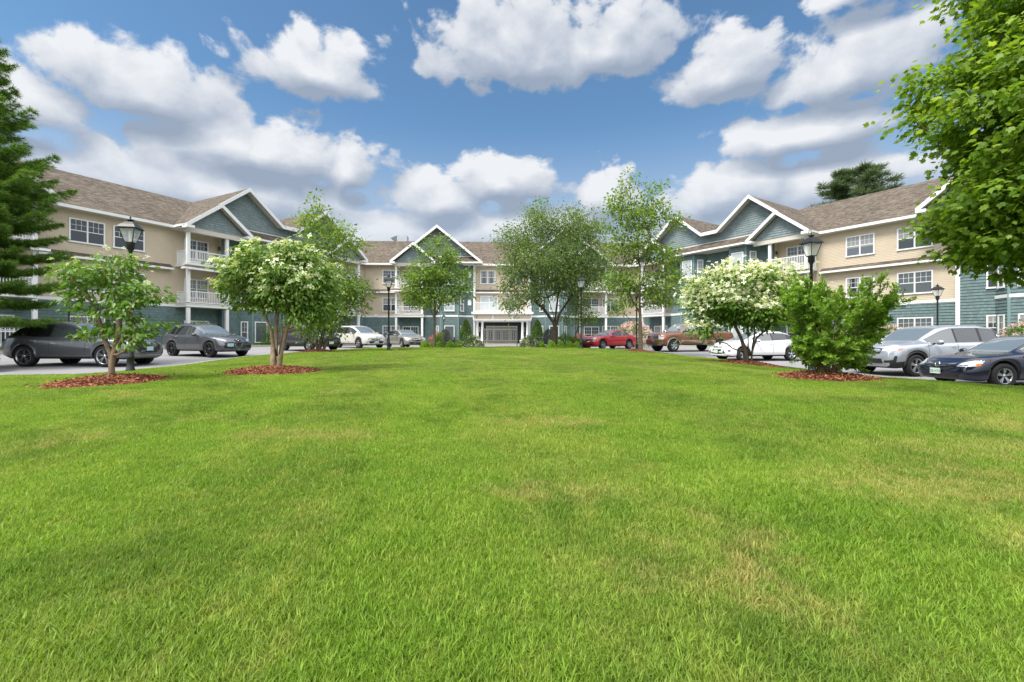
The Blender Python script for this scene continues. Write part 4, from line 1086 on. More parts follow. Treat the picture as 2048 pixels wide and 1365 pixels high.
    if S.get('badge'):
        kind, z0 = S['badge']; x = max(bvh.ray_cast(Vector((9, 0.0, z0 + b)), Vector((-1, 0, 0)))[0].x for b in (-.04, 0, .04)) + 0.022
        mb = MB()
        def ring(cy, r, t, sx=1.0):
            P = [(x, cy + r * sx * math.cos(a), z0 + r * math.sin(a)) for a in np.linspace(0, 2 * math.pi, 17)]; mb.tube(P, [t] * 17, 5, caps=False)
        if kind == 'rings':
            for k in range(4): ring((k - 1.5) * 0.078, 0.052, 0.008)
        elif kind == 'h':
            P = [(x, -0.075, z0 + 0.06), (x, -0.06, z0 - 0.06), (x, 0.06, z0 - 0.06), (x, 0.075, z0 + 0.06)]; P.append(P[0]); mb.tube(P, [0.007] * 5, 5)
            for s in (-1, 1): mb.bar((x, s * 0.042, z0 + 0.045), (x, s * 0.033, z0 - 0.045), 0.015, 0.018)
            mb.bar((x, -0.035, z0), (x, 0.035, z0), 0.015, 0.016)
        elif kind == 'oval': ring(0, 0.05, 0.01, 2.0)
        elif kind == 'ring': ring(0, 0.055, 0.012)
        elif kind == 'bar': mb.bar((x, -0.06, z0 - 0.05), (x, 0.06, z0 + 0.05), 0.015, 0.02); ring(0, 0.05, 0.008)
        mb.build('badge', M_chrome, root)
    return root

def mir(poly): return [(-a, z) for a, z in poly][::-1]
# --- charcoal coupe-backed SUV
spec = dict(L=4.99, W=1.995, wb=2.995, fo=0.93, wr=0.392, sill=0.29, paint=paint('paint_charcoal', (0.125, 0.13, 0.14), 0.5, 0.3), zbelt=1.08, wt=0.66,
    top=[(0, 0.86), (0.06, 0.97), (0.5, 1.06), (1.2, 1.12), (1.52, 1.17), (1.95, 1.42), (2.35, 1.60), (2.8, 1.69), (3.3, 1.70), (3.9, 1.62), (4.5, 1.37), (4.78, 1.20), (4.9, 1.10), (4.99, 0.96)],
    belt=[(0, 0.80), (0.3, 0.94), (1.4, 1.06), (2.5, 1.09), (3.6, 1.11), (4.5, 1.15), (4.99, 0.90)],
    cowl=1.52, wtop=2.45, rtop=3.75, rbot=4.72, sg0=1.72, sg1=4.42, pillars=[(2.93, 3.0), (3.88, 3.93)], seams=[1.62, 2.95, 4.0],
    spokes=(5, 0.022, 0.17), rim=0.295, tw=0.285, arch_trim=mat('paint_charcoal', (0, 0, 0)), mirror=(1.85, 1.12, 1.0), handles=[(2.72, 0.98), (3.75, 1.0)],
    plate=(0.0, 0.66, M_plateg, None), badge=('rings', 0.88), dlo=None,
    face=[('grille', M_plastic, [('front', [(-0.40, 0.50), (0.40, 0.50), (0.60, 0.68), (0.58, 0.90), (0.50, 0.95), (-0.50, 0.95), (-0.58, 0.90), (-0.60, 0.68)])], 0.010),
          ('grille_bar', M_chrome, [('front', [(-0.5, 0.945), (0.5, 0.945), (0.5, 0.965), (-0.5, 0.965)])] + [('front', [(x - 0.006, 0.54), (x + 0.006, 0.54), (x + 0.006, 0.93), (x - 0.006, 0.93)]) for x in (-.4, -.2, 0.0, .2, .4)] , 0.014),
          ('headlight', M_lamp, [('corner', [(-0.16, 0.82), (0.30, 0.90), (0.42, 0.965), (0.12, 0.955), (-0.18, 0.90)])], 0.010),
          ('intake', M_plastic, [('corner', [(-0.20, 0.44), (0.16, 0.50), (0.16, 0.66), (-0.14, 0.66)])], 0.009),
          ('skid_strip', M_alloy, [('front', [(-0.7, 0.40), (0.7, 0.40), (0.76, 0.425), (-0.76, 0.425)])], 0.012),
          ('tail_lamp', M_red, [('rear', [(0.45, 0.94), (0.9, 0.96), (0.92, 1.06), (0.45, 1.03)]), ('rear', mir([(0.45, 0.94), (0.9, 0.96), (0.92, 1.06), (0.45, 1.03)])), ('s', [(-2.42, 0.94), (-2.25, 0.97), (-2.25, 1.05), (-2.42, 1.06)])], 0.012),
          ('side_strip', M_alloy, [('s', [(-1.02, 0.44), (1.02, 0.41), (1.02, 0.422), (-1.02, 0.455)])], 0.010)])
make_car('parked_suv', 'charcoal coupe-backed SUV with two-tone star alloy wheels behind the small sparse dogwood', 'car', spec, (-16.7, 17.85, zr(-16.5, 17.6)), 0.0)
# --- dark grey SUV with black wheels
spec = dict(L=4.69, W=1.90, wb=2.82, fo=0.87, wr=0.365, sill=0.27, paint=paint('paint_slate', (0.10, 0.105, 0.113), 0.55, 0.3), zbelt=1.05, wt=0.66,
    top=[(0, 0.74), (0.07, 0.88), (0.5, 1.0), (1.1, 1.08), (1.38, 1.12), (1.8, 1.36), (2.2, 1.56), (2.6, 1.645), (3.2, 1.65), (3.8, 1.60), (4.2, 1.45), (4.48, 1.24), (4.6, 1.12), (4.69, 0.92)],
    belt=[(0, 0.70), (0.3, 0.88), (1.3, 1.02), (2.5, 1.05), (3.5, 1.08), (4.2, 1.14), (4.69, 0.88)],
    cowl=1.38, wtop=2.25, rtop=3.75, rbot=4.45, sg0=1.58, sg1=4.1, pillars=[(2.58, 2.64), (3.45, 3.5)], seams=[1.45, 2.6, 3.55],
    spokes=(5, 0.03, 0.2), rim=0.27, tw=0.25, rimmat=mat('gloss_black', (0.015, 0.015, 0.016), 0.25, 0.5), mirror=(1.7, 1.08, 0.95), handles=[(2.4, 0.95), (3.3, 0.98)],
    plate=(-0.42, 0.58, M_plateg, None), badge=('ring', 0.83), dlo=None, rails=(2.4, 3.9), mirmat=paint('paint_slate', (0, 0, 0)),
    face=[('grille', M_plastic, [('front', [(0, 0.34), (0.17, 0.62), (0.21, 0.82), (-0.21, 0.82), (-0.17, 0.62)])], 0.012),
          ('grille_trim', M_chrome, [('front', [(0, 0.32), (0.19, 0.62), (0.235, 0.835), (0.21, 0.835), (0.165, 0.63), (0, 0.36)]), ('front', mir([(0, 0.32), (0.19, 0.62), (0.235, 0.835), (0.21, 0.835), (0.165, 0.63), (0, 0.36)]))], 0.016),
          ('intake', M_plastic, [('front', [(0.24, 0.40), (0.70, 0.42), (0.74, 0.56), (0.28, 0.58)]), ('front', mir([(0.24, 0.40), (0.70, 0.42), (0.74, 0.56), (0.28, 0.58)]))], 0.010),
          ('headlight', M_lamp, [('corner', [(-0.15, 0.75), (0.20, 0.84), (0.34, 0.92), (0.05, 0.88), (-0.17, 0.82)])], 0.010)])
make_car('parked_suv', 'slate grey SUV with glossy black wheels and V-shaped grille, before the clipped hedge', 'car', spec, (-15.75, 23.5, zr(-15.7, 23.4)), R(-22))
# --- dark purple-grey crossover, mostly behind the leafy tree
spec = dict(L=4.60, W=1.845, wb=2.66, fo=0.94, wr=0.355, sill=0.30, paint=paint('paint_plum', (0.06, 0.055, 0.075), 0.4, 0.3), zbelt=1.06, wt=0.70, clad=True,
    top=[(0, 0.86), (0.06, 1.0), (0.5, 1.08), (1.1, 1.13), (1.35, 1.17), (1.8, 1.42), (2.15, 1.60), (2.6, 1.68), (3.6, 1.67), (4.1, 1.58), (4.4, 1.32), (4.52, 1.12), (4.60, 0.95)],
    belt=[(0, 0.82), (0.3, 0.96), (1.3, 1.06), (2.5, 1.08), (3.5, 1.11), (4.2, 1.15), (4.60, 0.92)],
    cowl=1.35, wtop=2.2, rtop=3.95, rbot=4.42, sg0=1.55, sg1=4.1, pillars=[(2.5, 2.56), (3.4, 3.45)], seams=[1.42, 2.53, 3.45], spokes=(5, 0.045, 0.13), rim=0.235,
    mirror=(1.65, 1.12, 1.0), handles=[(2.35, 0.98), (3.2, 1.0)], plate=(0, 0.52, M_plate, None), badge=('oval', 0.84), dlo=None, arch_trim=M_plastic,
    face=[('grille', M_plastic, [('front', [(-0.55, 0.80), (0.55, 0.80), (0.60, 0.90), (-0.60, 0.90)])], 0.010), ('headlight', M_lamp, [('corner', [(-0.22, 0.84), (0.2, 0.88), (0.32, 0.97), (0.0, 0.97), (-0.22, 0.92)])], 0.010),
          ('intake', M_plastic, [('front', [(-0.66, 0.42), (0.66, 0.42), (0.55, 0.62), (-0.55, 0.62)])], 0.009),
          ('bumper_trim', M_alloy, [('corner', [(-0.28, 0.62), (0.06, 0.44), (0.14, 0.44), (-0.22, 0.67)])], 0.013)])
make_car('parked_crossover', 'dark plum crossover half hidden behind the upright leafy tree, next to the cream SUV', 'car', spec, (-12.9, 28.9, zr(-12.9, 28.9)), R(-33))
# --- cream SUV
spec = dict(L=4.72, W=1.925, wb=2.825, fo=0.93, wr=0.372, sill=0.28, paint=paint('paint_cream', (0.60, 0.58, 0.51), 0.05, 0.3), zbelt=1.06, wt=0.70,
    top=[(0, 0.80), (0.06, 0.93), (0.4, 1.03), (0.9, 1.09), (1.12, 1.13), (1.6, 1.38), (2.05, 1.60), (2.5, 1.69), (3.3, 1.70), (4.0, 1.62), (4.4, 1.36), (4.62, 1.10), (4.72, 0.95)],
    belt=[(0, 0.78), (0.3, 0.92), (1.1, 1.03), (2.5, 1.07), (3.5, 1.12), (4.2, 1.20), (4.72, 0.92)],
    cowl=1.12, wtop=2.1, rtop=3.85, rbot=4.5, sg0=1.4, sg1=4.2, pillars=[(2.52, 2.58), (3.48, 3.54)], seams=[1.4, 2.55, 3.55], spokes=(5, 0.06, 0.12), rim=0.235, dlo=None,
    mirror=(1.55, 1.10, 1.0), handles=[(2.35, 0.95), (3.3, 0.99)], handlemat=M_chrome, plate=(0.0, 0.46, M_plateg, None), badge=('oval', 0.74),
    face=[('grille', M_chrome, [('front', [(-0.45, 0.60), (0.45, 0.60), (0.50, 0.86), (-0.50, 0.86)])], 0.010),
          ('grille_slot', M_plastic, [('front', [(-0.43, z), (0.43, z), (0.43, z + 0.02), (-0.43, z + 0.02)]) for z in (0.55, 0.66, 0.80)], 0.014),
          ('headlight', M_lamp, [('corner', [(-0.20, 0.64), (0.10, 0.70), (0.22, 0.88), (-0.10, 0.88), (-0.24, 0.84)])], 0.010),
          ('intake', M_plastic, [('front', [(-0.55, 0.36), (0.55, 0.36), (0.60, 0.52), (-0.60, 0.52)])], 0.008),
          ('fog_lamp', M_lamp, [('corner', [(-0.14, 0.44), (-0.02, 0.45), (-0.02, 0.52), (-0.14, 0.52)])], 0.012)])
make_car('parked_suv', 'cream white SUV with chrome bar grille parked beside the slim black lamp post', 'car', spec, (-11.6, 34.5, zr(-11.6, 34.5)), R(-40))
# --- warm grey sedan / estate
spec = dict(L=4.70, W=1.85, wb=2.85, fo=0.87, wr=0.345, sill=0.24, paint=paint('paint_pebble', (0.30, 0.285, 0.255), 0.4, 0.3), zbelt=0.93, wt=0.66,
    top=[(0, 0.68), (0.07, 0.78), (0.5, 0.87), (1.2, 0.95), (1.5, 0.99), (2.0, 1.24), (2.4, 1.39), (2.8, 1.43), (3.5, 1.41), (4.1, 1.30), (4.45, 1.08), (4.6, 0.96), (4.70, 0.82)],
    belt=[(0, 0.64), (0.3, 0.76), (1.4, 0.90), (2.5, 0.93), (3.6, 0.96), (4.3, 1.0), (4.70, 0.80)],
    cowl=1.5, wtop=2.45, rtop=3.8, rbot=4.5, sg0=1.7, sg1=4.15, pillars=[(2.75, 2.81), (3.6, 3.65)], seams=[1.6, 2.78, 3.7], spokes=(5, 0.07, 0), rim=0.235, dlo='full',
    mirror=(1.85, 0.97, 0.95), handles=[(2.6, 0.84), (3.5, 0.86)], plate=None, badge=('bar', 0.64),
    face=[('grille', M_plastic, [('front', [(-0.38, 0.54), (0.38, 0.54), (0.42, 0.74), (-0.42, 0.74)])], 0.010), ('headlight', M_lamp, [('corner', [(-0.2, 0.62), (0.14, 0.66), (0.30, 0.78), (-0.02, 0.76), (-0.22, 0.72)])], 0.010),
          ('intake', M_plastic, [('front', [(-0.7, 0.30), (0.7, 0.30), (0.74, 0.42), (-0.74, 0.42)])], 0.009), ('bumper_trim', M_alloy, [('corner', [(-0.28, 0.34), (0.1, 0.38), (0.1, 0.41), (-0.28, 0.37)])], 0.012)])
make_car('parked_sedan', 'pebble grey low car with sloping roof, parked right of the slim lamp post', 'car', spec, (-8.6, 36.6, zr(-8.6, 36.5)), R(-54))
# --- dark car at the very edge
spec = dict(L=4.6, W=1.80, wb=2.70, fo=0.90, wr=0.335, sill=0.22, paint=paint('paint_black', (0.012, 0.012, 0.014), 0.2, 0.25), zbelt=0.92, wt=0.66,
    top=[(0, 0.62), (0.07, 0.72), (0.5, 0.83), (1.2, 0.94), (1.45, 0.98), (2.0, 1.24), (2.4, 1.40), (2.8, 1.44), (3.3, 1.42), (3.9, 1.16), (4.1, 1.06), (4.5, 1.0), (4.6, 0.85)],
    belt=[(0, 0.58), (0.3, 0.72), (1.4, 0.90), (2.5, 0.93), (3.9, 0.97), (4.6, 0.82)],
    cowl=1.45, wtop=2.4, rtop=3.2, rbot=4.08, sg0=1.65, sg1=3.9, pillars=[(2.65, 2.71), (3.4, 3.44)], seams=[1.5, 2.68, 3.5], spokes=(7, 0.04, 0), rim=0.22, dlo=None,
    mirror=(1.75, 0.97, 0.95), handles=[(2.5, 0.82), (3.35, 0.85)], plate=None, badge=None,
    face=[('grille', M_plastic, [('front', [(-0.45, 0.48), (0.45, 0.48), (0.5, 0.62), (-0.5, 0.62)])], 0.010), ('headlight', M_lamp, [('corner', [(-0.2, 0.56), (0.2, 0.62), (0.3, 0.72), (-0.2, 0.66)])], 0.010)])
make_car('parked_sedan', 'black car of which only the bumper corner shows beside the charcoal SUV', 'car', spec, (-19.15, 14.35, zr(-19, 14.3)), 0.0)
# --- navy sedan
spec = dict(L=4.83, W=1.82, wb=2.74, fo=0.98, wr=0.335, sill=0.21, paint=paint('paint_navy', (0.008, 0.009, 0.026), 0.3, 0.22), zbelt=0.93, wt=0.68,
    top=[(0, 0.62), (0.06, 0.71), (0.4, 0.82), (1.0, 0.91), (1.36, 0.96), (1.9, 1.22), (2.35, 1.40), (2.75, 1.455), (3.3, 1.43), (3.9, 1.20), (4.15, 1.08), (4.6, 1.03), (4.75, 0.99), (4.83, 0.85)],
    belt=[(0, 0.60), (0.3, 0.73), (1.3, 0.89), (2.5, 0.93), (3.9, 0.97), (4.83, 0.82)], bottom=[(0, 0.20), (0.3, 0.18), (1, 0.20), (4.3, 0.20), (4.83, 0.34)],
    cowl=1.36, wtop=2.32, rtop=3.25, rbot=4.1, sg0=1.6, sg1=3.95, pillars=[(2.68, 2.74), (3.45, 3.5)], seams=[1.52, 2.7, 3.6], spokes=(5, 0.034, 0.14), rim=0.215, dlo='full', tint_after=0,
    mirror=(1.72, 0.97, 0.95), handles=[(2.52, 0.84), (3.4, 0.86)], plate=(-0.08, 0.42, M_plate, '226 4173'), badge=('h', 0.61), rear_glass=M_glass,
    face=[('grille', M_plastic, [('front', [(-0.36, 0.575), (0.36, 0.575), (0.42, 0.665), (-0.42, 0.665)])], 0.010),
          ('grille_bar', M_chrome, [('front', [(-0.42, 0.635), (-0.09, 0.60), (-0.09, 0.625), (-0.44, 0.672)]), ('front', mir([(-0.42, 0.635), (-0.09, 0.60), (-0.09, 0.625), (-0.44, 0.672)])), ('front', [(-0.34, 0.565), (0.34, 0.565), (0.34, 0.578), (-0.34, 0.578)])], 0.015),
          ('headlight', M_lamp, [('corner', [(-0.26, 0.57), (0.13, 0.58), (0.22, 0.62), (0.30, 0.74), (0.10, 0.74), (-0.14, 0.67)])], 0.012),
          ('turn_signal', M_amber, [('corner', [(0.12, 0.585), (0.20, 0.60), (0.245, 0.665), (0.13, 0.66)])], 0.017),
          ('intake', M_plastic, [('front', [(-0.52, 0.26), (0.52, 0.26), (0.58, 0.38), (-0.58, 0.38)])], 0.008),
          ('side_moulding', M_chrome, [('s', [(-1.15, 0.435), (0.62, 0.425), (0.62, 0.44), (-1.15, 0.45)])], 0.012)])
make_car('parked_sedan', 'navy blue sedan with amber-cornered headlights and plate 226 4173, at the edge of the lawn', 'car', spec, (14.62, 13.05, zr(14.5, 13.0)), R(180))
# --- silver SUV
spec = dict(L=4.97, W=1.995, wb=2.82, fo=0.98, wr=0.375, sill=0.30, paint=paint('paint_silver', (0.40, 0.42, 0.455), 0.5, 0.28), zbelt=1.12, wt=0.74, clad=True,
    top=[(0, 0.92), (0.06, 1.03), (0.4, 1.10), (1.0, 1.15), (1.3, 1.20), (1.75, 1.45), (2.15, 1.66), (2.6, 1.76), (3.5, 1.78), (4.3, 1.70), (4.7, 1.42), (4.87, 1.16), (4.97, 0.98)],
    belt=[(0, 0.86), (0.3, 0.99), (1.2, 1.10), (2.5, 1.13), (3.8, 1.16), (4.5, 1.22), (4.97, 0.94)],
    cowl=1.3, wtop=2.2, rtop=4.15, rbot=4.75, sg0=1.5, sg1=4.55, pillars=[(2.6, 2.68), (3.6, 3.72)], seams=[1.45, 2.64, 3.65], spokes=(5, 0.04, 0.14), rim=0.25, dlo='full',
    mirror=(1.68, 1.16, 1.1), handles=[(2.45, 1.02), (3.4, 1.04)], plate=(-0.12, 0.66, M_plate, 'CTR 682'), badge=('h', 0.88), arch_trim=M_plastic,
    face=[('grille', M_plastic, [('front', [(-0.48, 0.78), (0.48, 0.78), (0.56, 0.95), (-0.56, 0.95)])], 0.010),
          ('grille_bar', M_chrome, [('front', [(-0.80, 0.955), (0.80, 0.955), (0.82, 0.985), (-0.82, 0.985)]), ('front', [(-0.46, 0.765), (0.46, 0.765), (0.5, 0.79), (-0.5, 0.79)])], 0.015),
          ('headlight', M_lamp, [('corner', [(-0.26, 0.85), (0.05, 0.86), (0.22, 0.89), (0.34, 0.99), (0.05, 0.95), (-0.26, 0.94)])], 0.011),
          ('turn_signal', M_amber, [('corner', [(0.14, 0.885), (0.24, 0.905), (0.31, 0.965), (0.18, 0.95)])], 0.016),
          ('intake', M_plastic, [('front', [(-0.60, 0.44), (0.60, 0.44), (0.56, 0.60), (-0.56, 0.60)]), ('corner', [(-0.22, 0.46), (0.10, 0.48), (0.14, 0.70), (0.06, 0.70), (0.02, 0.56), (-0.22, 0.54)])], 0.009),
          ('skid_strip', M_alloy, [('front', [(-0.70, 0.38), (0.70, 0.38), (0.66, 0.43), (-0.66, 0.43)])], 0.012)])
make_car('parked_suv', 'silver grey SUV with dark lower cladding and chrome-topped grille, behind the navy sedan', 'car', spec, (15.0, 16.55, zr(14.8, 16.4)), R(180 + 9))
# --- white compact sedan
spec = dict(L=4.53, W=1.82, wb=2.65, fo=0.90, wr=0.33, sill=0.22, paint=paint('paint_white', (0.80, 0.80, 0.81), 0.0, 0.25), zbelt=0.95, wt=0.66,
    top=[(0, 0.64), (0.06, 0.76), (0.4, 0.88), (0.9, 0.98), (1.15, 1.03), (1.7, 1.28), (2.15, 1.43), (2.55, 1.47), (3.1, 1.45), (3.8, 1.22), (4.05, 1.10), (4.35, 1.05), (4.53, 0.90)],
    belt=[(0, 0.62), (0.3, 0.78), (1.2, 0.93), (2.5, 0.97), (3.8, 1.03), (4.53, 0.86)],
    cowl=1.15, wtop=2.1, rtop=3.05, rbot=4.0, sg0=1.45, sg1=3.85, pillars=[(2.48, 2.54), (3.35, 3.4)], seams=[1.4, 2.5, 3.4], spokes=(5, 0.05, 0.13), rim=0.215, dlo=None,
    mirror=(1.55, 0.99, 1.0), handles=[(2.35, 0.86), (3.2, 0.89)], plate=(0.0, 0.46, M_plate, None), badge=('oval', 0.68),
    face=[('grille', M_plastic, [('front', [(-0.42, 0.34), (0.42, 0.34), (0.34, 0.56), (-0.34, 0.56)])], 0.010), ('upper_grille', M_plastic, [('front', [(-0.32, 0.645), (0.32, 0.645), (0.38, 0.70), (-0.38, 0.70)])], 0.010),
          ('intake', M_plastic, [('front', [(0.47, 0.36), (0.66, 0.38), (0.50, 0.56)]), ('front', mir([(0.47, 0.36), (0.66, 0.38), (0.50, 0.56)])), ('corner', [(-0.02, 0.46), (0.1, 0.47), (0.1, 0.53), (-0.02, 0.54)])], 0.009),
          ('headlight', M_lamp, [('corner', [(-0.20, 0.66), (0.16, 0.72), (0.36, 0.84), (0.06, 0.79), (-0.2, 0.73)])], 0.010)])
make_car('parked_sedan', 'white compact sedan behind the white blossoming dogwood', 'car', spec, (12.45, 23.2, zr(12.4, 23.1)), R(180 + 10))
# --- brown pickup
M_tan = paint('paint_tan', (0.36, 0.30, 0.22), 0.3, 0.35)
spec = dict(L=5.89, W=2.01, wb=3.68, fo=0.95, wr=0.40, sill=0.42, archgap=0.075, paint=paint('paint_brown', (0.19, 0.072, 0.034), 0.35, 0.28), zbelt=1.32, wt=0.80, nr=0.03, pr=0.08,
    top=[(0, 1.10), (0.05, 1.20), (0.5, 1.27), (1.2, 1.31), (1.45, 1.35), (1.85, 1.62), (2.15, 1.84), (2.5, 1.92), (3.5, 1.93), (3.95, 1.88), (4.08, 1.60), (4.14, 1.36), (4.2, 1.34), (5.8, 1.35), (5.89, 1.28)],
    belt=[(0, 1.05), (0.3, 1.16), (1.4, 1.25), (2.5, 1.28), (4.1, 1.30), (5.89, 1.25)],
    plan=[(0, 0.88), (0.1, 0.95), (0.4, 0.985), (1.5, 1.0), (5.4, 1.0), (5.8, 0.985), (5.89, 0.95)], bottom=[(0, 0.40), (0.4, 0.36), (1, 0.42), (5.3, 0.44), (5.89, 0.50)],
    cowl=1.45, wtop=2.2, rtop=3.93, rbot=4.12, sg0=1.6, sg1=3.85, pillars=[(2.68, 2.76)], seams=[1.5, 2.72, 3.88, 4.16], spokes=(5, 0.06, 0.13), rim=0.25, tw=0.27, dlo=None, rear_glass=M_glass,
    mirror=(1.72, 1.38, 1.25), mirmat=M_chrome, handles=[(2.52, 1.12), (3.65, 1.13)], handlemat=M_tan, plate=None, badge=('oval', 0.96), lower=(0.76, M_tan), arch_trim=M_tan,
    face=[('grille', M_plastic, [('front', [(-0.56, 0.80), (0.56, 0.80), (0.58, 1.10), (-0.58, 1.10)])], 0.010),
          ('grille_bar', M_chrome, [('front', [(-0.56, z), (0.56, z), (0.56, z + 0.05), (-0.56, z + 0.05)]) for z in (0.80, 0.92, 1.05)], 0.018),
          ('headlight', M_lamp, [('corner', [(-0.26, 0.80), (0.08, 0.80), (0.10, 1.08), (-0.26, 1.08)])], 0.010), ('turn_signal', M_amber, [('corner', [(0.09, 0.84), (0.19, 0.86), (0.19, 1.04), (0.09, 1.06)])], 0.013),
          ('bumper', M_chrome, [('front', [(-0.92, 0.55), (0.92, 0.55), (0.92, 0.74), (-0.92, 0.74)])], 0.030), ('intake', M_plastic, [('front', [(-0.5, 0.40), (0.5, 0.40), (0.5, 0.52), (-0.5, 0.52)])], 0.012)])
make_car('pickup_truck', 'brown crew cab pickup truck with tan lower body and wheel arches', 'pickup truck', spec, (12.2, 31.2, zr(12.1, 31.0)), R(180 + 17))
# --- red sedan
spec = dict(L=4.86, W=1.84, wb=2.88, fo=0.86, wr=0.345, sill=0.22, paint=paint('paint_red', (0.50, 0.010, 0.022), 0.15, 0.25), zbelt=0.96, wt=0.66,
    top=[(0, 0.78), (0.05, 0.86), (0.4, 0.93), (1.2, 1.0), (1.5, 1.03), (2.0, 1.26), (2.4, 1.40), (2.8, 1.455), (3.3, 1.43), (3.9, 1.22), (4.15, 1.10), (4.7, 1.06), (4.86, 0.92)],
    belt=[(0, 0.74), (0.3, 0.85), (1.4, 0.95), (2.5, 0.98), (3.9, 1.02), (4.86, 0.88)],
    cowl=1.5, wtop=2.42, rtop=3.3, rbot=4.08, sg0=1.75, sg1=3.95, pillars=[(2.75, 2.8), (3.5, 3.54)], seams=[1.62, 2.78, 3.65], spokes=(7, 0.05, 0), rim=0.235, dlo=None, rear_glass=M_glass,
    mirror=(1.85, 1.0, 0.95), handles=[(2.6, 0.88), (3.45, 0.91)], plate=None, badge=('ring', 0.70),
    face=[('grille', M_chrome, [('front', [(-0.34, 0.52), (0.34, 0.52), (0.46, 0.80), (-0.46, 0.80)])], 0.010), ('grille_slot', M_plastic, [('front', [(-0.38, z), (0.38, z), (0.40, z + 0.028), (-0.40, z + 0.028)]) for z in (0.55, 0.61, 0.67, 0.73)], 0.015),
          ('headlight', M_lamp, [('corner', [(-0.16, 0.56), (0.02, 0.60), (0.08, 0.86), (-0.10, 0.84)])], 0.010), ('intake', M_plastic, [('front', [(-0.6, 0.30), (0.6, 0.30), (0.6, 0.42), (-0.6, 0.42)])], 0.009)])
make_car('parked_sedan', 'red sedan with silver slatted grille parked before the pink-white rhododendron', 'car', spec, (7.35, 34.6, zr(7.3, 34.5)), R(180 + 36))
# ------------------------------------------------------------------ street furniture
M_lglass = mat('lantern_glass', (0.85, 0.87, 0.88), 0.08, 0.6, alpha=0.34)
M_mantle = mat('lamp_bulb', (0.75, 0.75, 0.72), 0.3)
M_grey_wood = mat('grey_wood', (0.17, 0.175, 0.185), 0.6, 0.3, var=(8, 0.15))
M_grey_metal = mat('grey_metal', (0.10, 0.105, 0.11), 0.45, 0.5)
def lamp_post():
    root = empty('street_lamp')
    mb = MB()
    mb.lathe([(0.10, -0.1), (0.10, 0.07), (0.085, 0.09), (0.078, 0.34), (0.088, 0.36), (0.088, 0.40), (0.062, 0.45), (0.055, 0.60), (0.05, 0.64), (0.045, 0.70), (0.038, 3.10), (0.055, 3.12), (0.055, 3.16), (0.001, 3.16)], 14)
    mb.build('post', M_black, root)
    made = []
    mb = MB()
    mb.lathe([(0.07, 3.02), (0.115, 3.06), (0.115, 3.20), (0.125, 3.22), (0.10, 3.25), (0.001, 3.25)], 4 * 4)
    zb, zt, rb, rt = 3.24, 3.66, 0.115, 0.235
    for sx, sy in ((-1, -1), (1, -1), (1, 1), (-1, 1)):
        mb.bar((sx * rb, sy * rb, zb), (sx * rt, sy * rt, zt), 0.022, 0.022)
    for z, r in ((zb + 0.01, rb), (zt, rt)):
        c = [(-r, -r, z), (r, -r, z), (r, r, z), (-r, r, z)]
        for a in range(4): mb.bar(c[a], c[(a + 1) % 4], 0.026, 0.026)
    made.append(mb.build('lantern_frame', M_black, root))
    mb = MB(); r1 = 0.285
    def ring(r, z): return [(-r, -r, z), (r, -r, z), (r, r, z), (-r, r, z)]
    rows = [ring(r1, zt + 0.0), ring(r1, zt + 0.025), ring(0.20, zt + 0.12), ring(0.115, zt + 0.20), ring(0.105, zt + 0.205)]
    for A, B in zip(rows[:-1], rows[1:]):
        for a in range(4): mb.quad(A[a], A[(a + 1) % 4], B[(a + 1) % 4], B[a])
    mb.quad(*rows[0][::-1])
    mb.lathe([(0.075, zt + 0.20), (0.075, zt + 0.25), (0.115, zt + 0.262), (0.115, zt + 0.28), (0.03, zt + 0.30), (0.018, zt + 0.315), (0.03, zt + 0.345), (0.02, zt + 0.37), (0.004, zt + 0.40)], 12)
    made.append(mb.build('lantern_roof', M_black, root))
    mb = MB()
    A, B = ring(rb - 0.004, zb + 0.012), ring(rt - 0.004, zt - 0.004)
    for a in range(4): mb.quad(A[a], A[(a + 1) % 4], B[(a + 1) % 4], B[a])
    made.append(mb.build('lantern_glass', M_lglass, root))
    mb = MB(); mb.lathe([(0.001, zb + 0.3), (0.03, zb + 0.28), (0.04, zb + 0.2), (0.035, zb + 0.08), (0.03, zb + 0.01)], 10); made.append(mb.build('bulb', M_mantle, root))
    for o in made:                                              # slim lantern on top of the pole
        o.data.transform(Matrix.Translation((0, 0, 3.12)) @ Matrix.Diagonal((0.74, 0.74, 0.86, 1)) @ Matrix.Translation((0, 0, -3.0)))
    return root
LAMPS = [(-9.85, 11.75, 1.0, 0, 'tall black street lamp on the lawn edge beside the sparse dogwood and the charcoal SUV'),
         (-6.5, 24.0, 1.0, 1, 'black street lamp standing before the beige left corner, beside the cream SUV'),
         (8.55, 13.0, 1.0, 1, 'tall black street lamp rising behind the bright green shrub'),
         (23.0, 24.6, 1.0, 0, 'black street lamp behind the silver SUV, before the beige right wing'),
         (-23.95, 24.6, 1.0, 0, 'black street lamp behind the charcoal SUV, its lantern hidden by dogwood leaves'),
         (3.7, 24.4, 1.0, 1, 'black street lamp in front of the red sedan, its lantern among tree leaves'),
         (7.4, 27.0, 1.0, 1, 'dark street lamp just left of the brown pickup, lantern hidden in the slender maple'),
         (-6.6, 44.0, 0.78, 0, 'short black lamp post near the porch, behind the left lawn chair'),
         (4.45, 44.0, 0.78, 0, 'short black lamp post just behind the trunk of the broad round tree')]
lp0 = None
for (x, y, s, onlawn, lab) in LAMPS:
    o = lamp_post() if lp0 is None else copy_tree(lp0)
    if lp0 is None: lp0 = o
    o.location = (x, y, (zl(x, y) if (onlawn or y < 12) else zr(x, y) + (0.1 if y < 30 else 0)) - 0.02); o.scale = (s, s, s); o.rotation_euler = (0, 0, R(12))
    tag(o, lab, 'street lamp', 'black street lamps along the drive')

